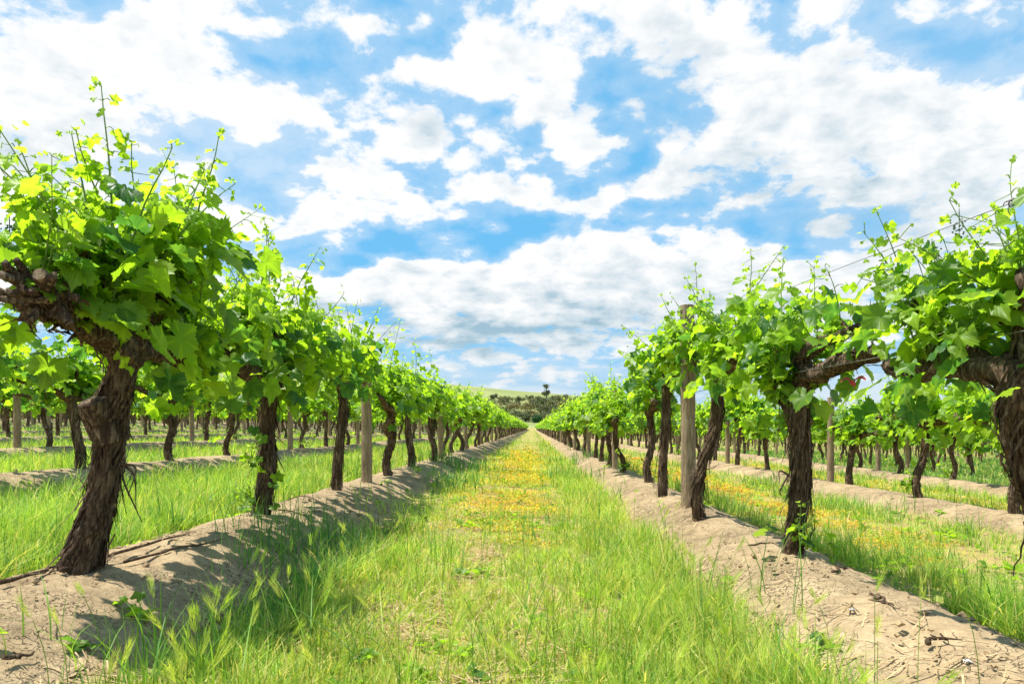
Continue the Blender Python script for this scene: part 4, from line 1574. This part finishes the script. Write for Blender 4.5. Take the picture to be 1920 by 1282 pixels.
# clods and crumbs of broken soil on the mounds
cb = MB()
n = 9000
X, Y = scatter(n, 1.6, 9, rgg, -.95, .9, .4)
k_, d_ = row_of(X)
ok = (np.abs(d_) < .62) & (k_ > -3) & (k_ < 3) & (rgg.random(n) < .25 + .75 * (fbm(X * 2, Y * 2, 81.0, 3) > .1))
X, Y = X[ok], Y[ok]
m_ = len(X)
s3 = np.minimum(.020, .0035 * (1 + rgg.pareto(2.2, m_)))
OC = np.array([[1, 0, 0], [-1, 0, 0], [0, 1, 0], [0, -1, 0], [0, 0, .8], [0, 0, -.6], [.6, .6, .35], [-.6, .55, .3]])
OF = np.array([[0, 6, 4], [6, 2, 4], [2, 7, 4], [7, 1, 4], [1, 3, 4], [3, 0, 4], [2, 6, 5], [6, 0, 5], [7, 2, 5], [1, 7, 5], [3, 1, 5], [0, 3, 5]])
V_ = OC[None] * rgg.uniform(.6, 1.4, (m_, 8, 3)) * s3[:, None, None]
th = rgg.uniform(0, 6.28, m_)
c_, s_ = np.cos(th)[:, None], np.sin(th)[:, None]
V_ = np.stack([V_[..., 0] * c_ - V_[..., 1] * s_, V_[..., 0] * s_ + V_[..., 1] * c_, V_[..., 2]], -1)
V_ += np.stack([X, Y, ground_z(X, Y) + s3 * .5 + .012], -1)[:, None]
cb.add(V_.reshape(-1, 3), (OF[None] + (np.arange(m_) * 8)[:, None, None]).reshape(-1, 3), 1.0)
tag(cb.build('soil_clods', gm, None, False), 'crumbs and small clods of dry soil strewn over the mounds', 'soil', kind='stuff')

# dry straw lying between the blades
sb = MB()
n = 45000
X, Y = scatter(n, 1.8, 10, rgg, -.9, .8, .5)
k_, d_ = row_of(X)
al_ = np.floor((X - X0) / SP)
pr_ = np.where(al_ == 0, 1.0, .25) * np.where(np.abs(d_) < .45, .16, 1) * (fbm(X * 1.5, Y * 1.5, 61.0, 3) > -.1)
ok = rgg.random(n) < pr_
X, Y = X[ok], Y[ok]
m_ = len(X)
ph = rgg.uniform(0, np.pi, m_)
L_ = rgg.uniform(.03, .12, m_)
e1 = np.stack([X - np.cos(ph) * L_ / 2, Y - np.sin(ph) * L_ / 2], -1)
e2 = np.stack([X + np.cos(ph) * L_ / 2, Y + np.sin(ph) * L_ / 2], -1)
z1 = ground_z(e1[:, 0], e1[:, 1]) + rgg.uniform(.01, .035, m_)
z2 = ground_z(e2[:, 0], e2[:, 1]) + rgg.uniform(.01, .035, m_)
wd = rgg.uniform(.0012, .003, m_)
nx, ny = -np.sin(ph) * wd, np.cos(ph) * wd
v_ = np.stack([np.stack([e1[:, 0] - nx, e1[:, 1] - ny, z1], -1), np.stack([e1[:, 0] + nx, e1[:, 1] + ny, z1], -1),
               np.stack([e2[:, 0] + nx, e2[:, 1] + ny, z2], -1), np.stack([e2[:, 0] - nx, e2[:, 1] - ny, z2], -1)], 1).reshape(-1, 3)
sb.add(v_, np.arange(m_ * 4).reshape(-1, 4), rgg.random(m_).repeat(4))
so = sb.build('dry_straw', M['straw'])
tag(so, 'dry straw and dead grass lying on the path soil', 'straw', kind='stuff')

# ------------------------------------------------------------------ trees on the hill
def make_tree(loc, lobes, trunk_h, trunk_r, mat, seed, label, cat, leaf=.5, per=70, tone=.5, group=None, name='tree'):
    rgt = np.random.default_rng(seed)
    root = empty(name, loc)
    tb = MB()
    tube(tb, [(0, 0, -.5), (.1, 0, trunk_h * .5), (0, 0, trunk_h)], [trunk_r, trunk_r * .8, trunk_r * .55], 8, 8, .15, seed)
    for (cx_, cy_, cz_, rx_, rz_) in lobes:
        tube(tb, [(0, 0, trunk_h * .6), (cx_ * .5, cy_ * .5, (trunk_h * .6 + cz_) * .5 + .2), (cx_, cy_, cz_)], [trunk_r * .5, trunk_r * .35, trunk_r * .15], 5, 6)
    tb.build('trunk', M['treebark'], root)
    cb = MB()
    for (cx_, cy_, cz_, rx_, rz_) in lobes:
        n_ = int(per * rx_ * rx_)
        d = unit(rgt.normal(0, 1, (n_, 3)))
        rr_ = rgt.uniform(.45, 1.08, n_)[:, None]
        C = np.array([cx_, cy_, cz_]) + d * rr_ * np.array([rx_, rx_, rz_]) + rgt.normal(0, .12, (n_, 3)) * rx_
        A = unit(rgt.normal(0, 1, (n_, 3)))
        B = unit(np.cross(A, d + rgt.normal(0, .5, (n_, 3))))
        s3 = (leaf * rgt.uniform(.5, 1.2, n_))[:, None]
        v_ = np.stack([C - A * s3, C - B * s3 * .6, C + A * s3, C + B * s3 * .6], 1).reshape(-1, 3)
        cb.add(v_, np.arange(n_ * 4).reshape(-1, 4), np.clip(tone + rgt.normal(0, .18, n_) + .2 * pn(C[:, 0] * .6, C[:, 1] * .6, C[:, 2] * .6), 0, 1).repeat(4))
    cb.build('crown', mat, root, False)
    return tag(root, label, cat, group)


def hill_at(px, py):
    Y = np.linspace(225, 700, 3000)
    X = (px - VX) / F * Y
    Zr = CAM_Z - (py - VY) / F * Y
    k_ = np.argmax(Zr < base_z(X, Y))
    return float(X[k_]), float(Y[k_]), float(base_z(X[k_:k_ + 1], Y[k_:k_ + 1])[0])


rt = np.random.default_rng(9)
x, y, z = hill_at(1024, 746)
p = y / F
make_tree((x, y, z), [(0, 0, 10 * p, 8 * p, 5 * p), (-2 * p, 1, 8 * p, 6 * p, 4 * p), (4 * p, 0, 12 * p, 4 * p, 3 * p), (0, 0, 22 * p, 6 * p, 3 * p), (-2 * p, 0, 24 * p, 4 * p, 2 * p), (2 * p, 1, 20 * p, 3 * p, 1.5 * p)],
          22 * p, 1.2 * p, M['tree'], 1, 'tall two-tiered gum tree standing above the others on the skyline', 'gum tree', .55, 26, .15, name='gum_tree')
x, y, z = hill_at(1007, 792)
p = y / F
make_tree((x, y, z), [(0, 0, 7 * p, 9.5 * p, 8.5 * p), (5 * p, 0, 6 * p, 6 * p, 6 * p), (-5 * p, -1, 5 * p, 6 * p, 5.5 * p)], 6 * p, 1 * p, M['bush'], 2,
          'round dark green bush at the end of the path', 'bush', .28, 160, .5, name='round_bush')
x, y, z = hill_at(991, 789)
p = y / F
make_tree((x, y, z), [(0, 0, 3 * p, 5 * p, 4 * p)], 2 * p, .5 * p, M['tree'], 3, 'small pale shrub beside the round dark green bush', 'shrub', .3, 150, .85, name='pale_shrub')
x, y, z = hill_at(985, 787)
make_tree((x, y, z), [(0, 0, 3 * p, 4.5 * p, 4 * p)], 2 * p, .5 * p, M['bush'], 4, 'small green shrub beyond the pale one at the path end', 'shrub', .3, 150, .9, name='green_shrub')
tl = []
for px, py, rr_ in ((919, 758, 8), (934, 768, 10), (948, 775, 11), (946, 752, 9), (955, 764, 9), (969, 761, 9), (968, 779, 9), (972, 750, 7), (985, 765, 10), (985, 783, 10),
                    (993, 748, 6), (1000, 760, 9), (1000, 778, 10), (1006, 752, 9), (1014, 766, 10), (1016, 782, 9), (1022, 755, 9), (1030, 768, 10), (1030, 784, 9),
                    (1039, 747, 6), (1042, 760, 10), (1046, 774, 10), (1052, 752, 9), (1058, 764, 10), (1062, 748, 8), (1066, 756, 10), (1072, 766, 10), (1080, 752, 9),
                    (1090, 762, 10), (1102, 754, 10), (1115, 762, 10), (925, 745, 6), (905, 762, 9), (890, 766, 9), (1130, 757, 10)):
    x, y, z = hill_at(px, py + rr_ * .7)
    p = y / F
    r_ = rr_ * p
    kind = int(rt.integers(3))
    lob = [(0, 0, r_ * .8, r_, r_ * .75)] + [(rt.normal(0, .8) * r_, rt.normal(0, .5) * r_, r_ * rt.uniform(.6, 1.5), r_ * rt.uniform(.45, .7), r_ * .5) for _ in range(6)]
    make_tree((x, y, z), lob, r_ * .8, r_ * .10, M['tree'], int(px * 3 + py),
              ['dark olive gum tree among the trees on the lower hillside', 'grey-green rounded gum tree in the hillside scrub', 'brownish dry-looking tree among the gums on the hillside'][kind],
              'tree', .17 * r_, 300 / (r_ * r_), (.12, .45, .85)[kind],
              'trees on the lower hillside', 'gum_tree')
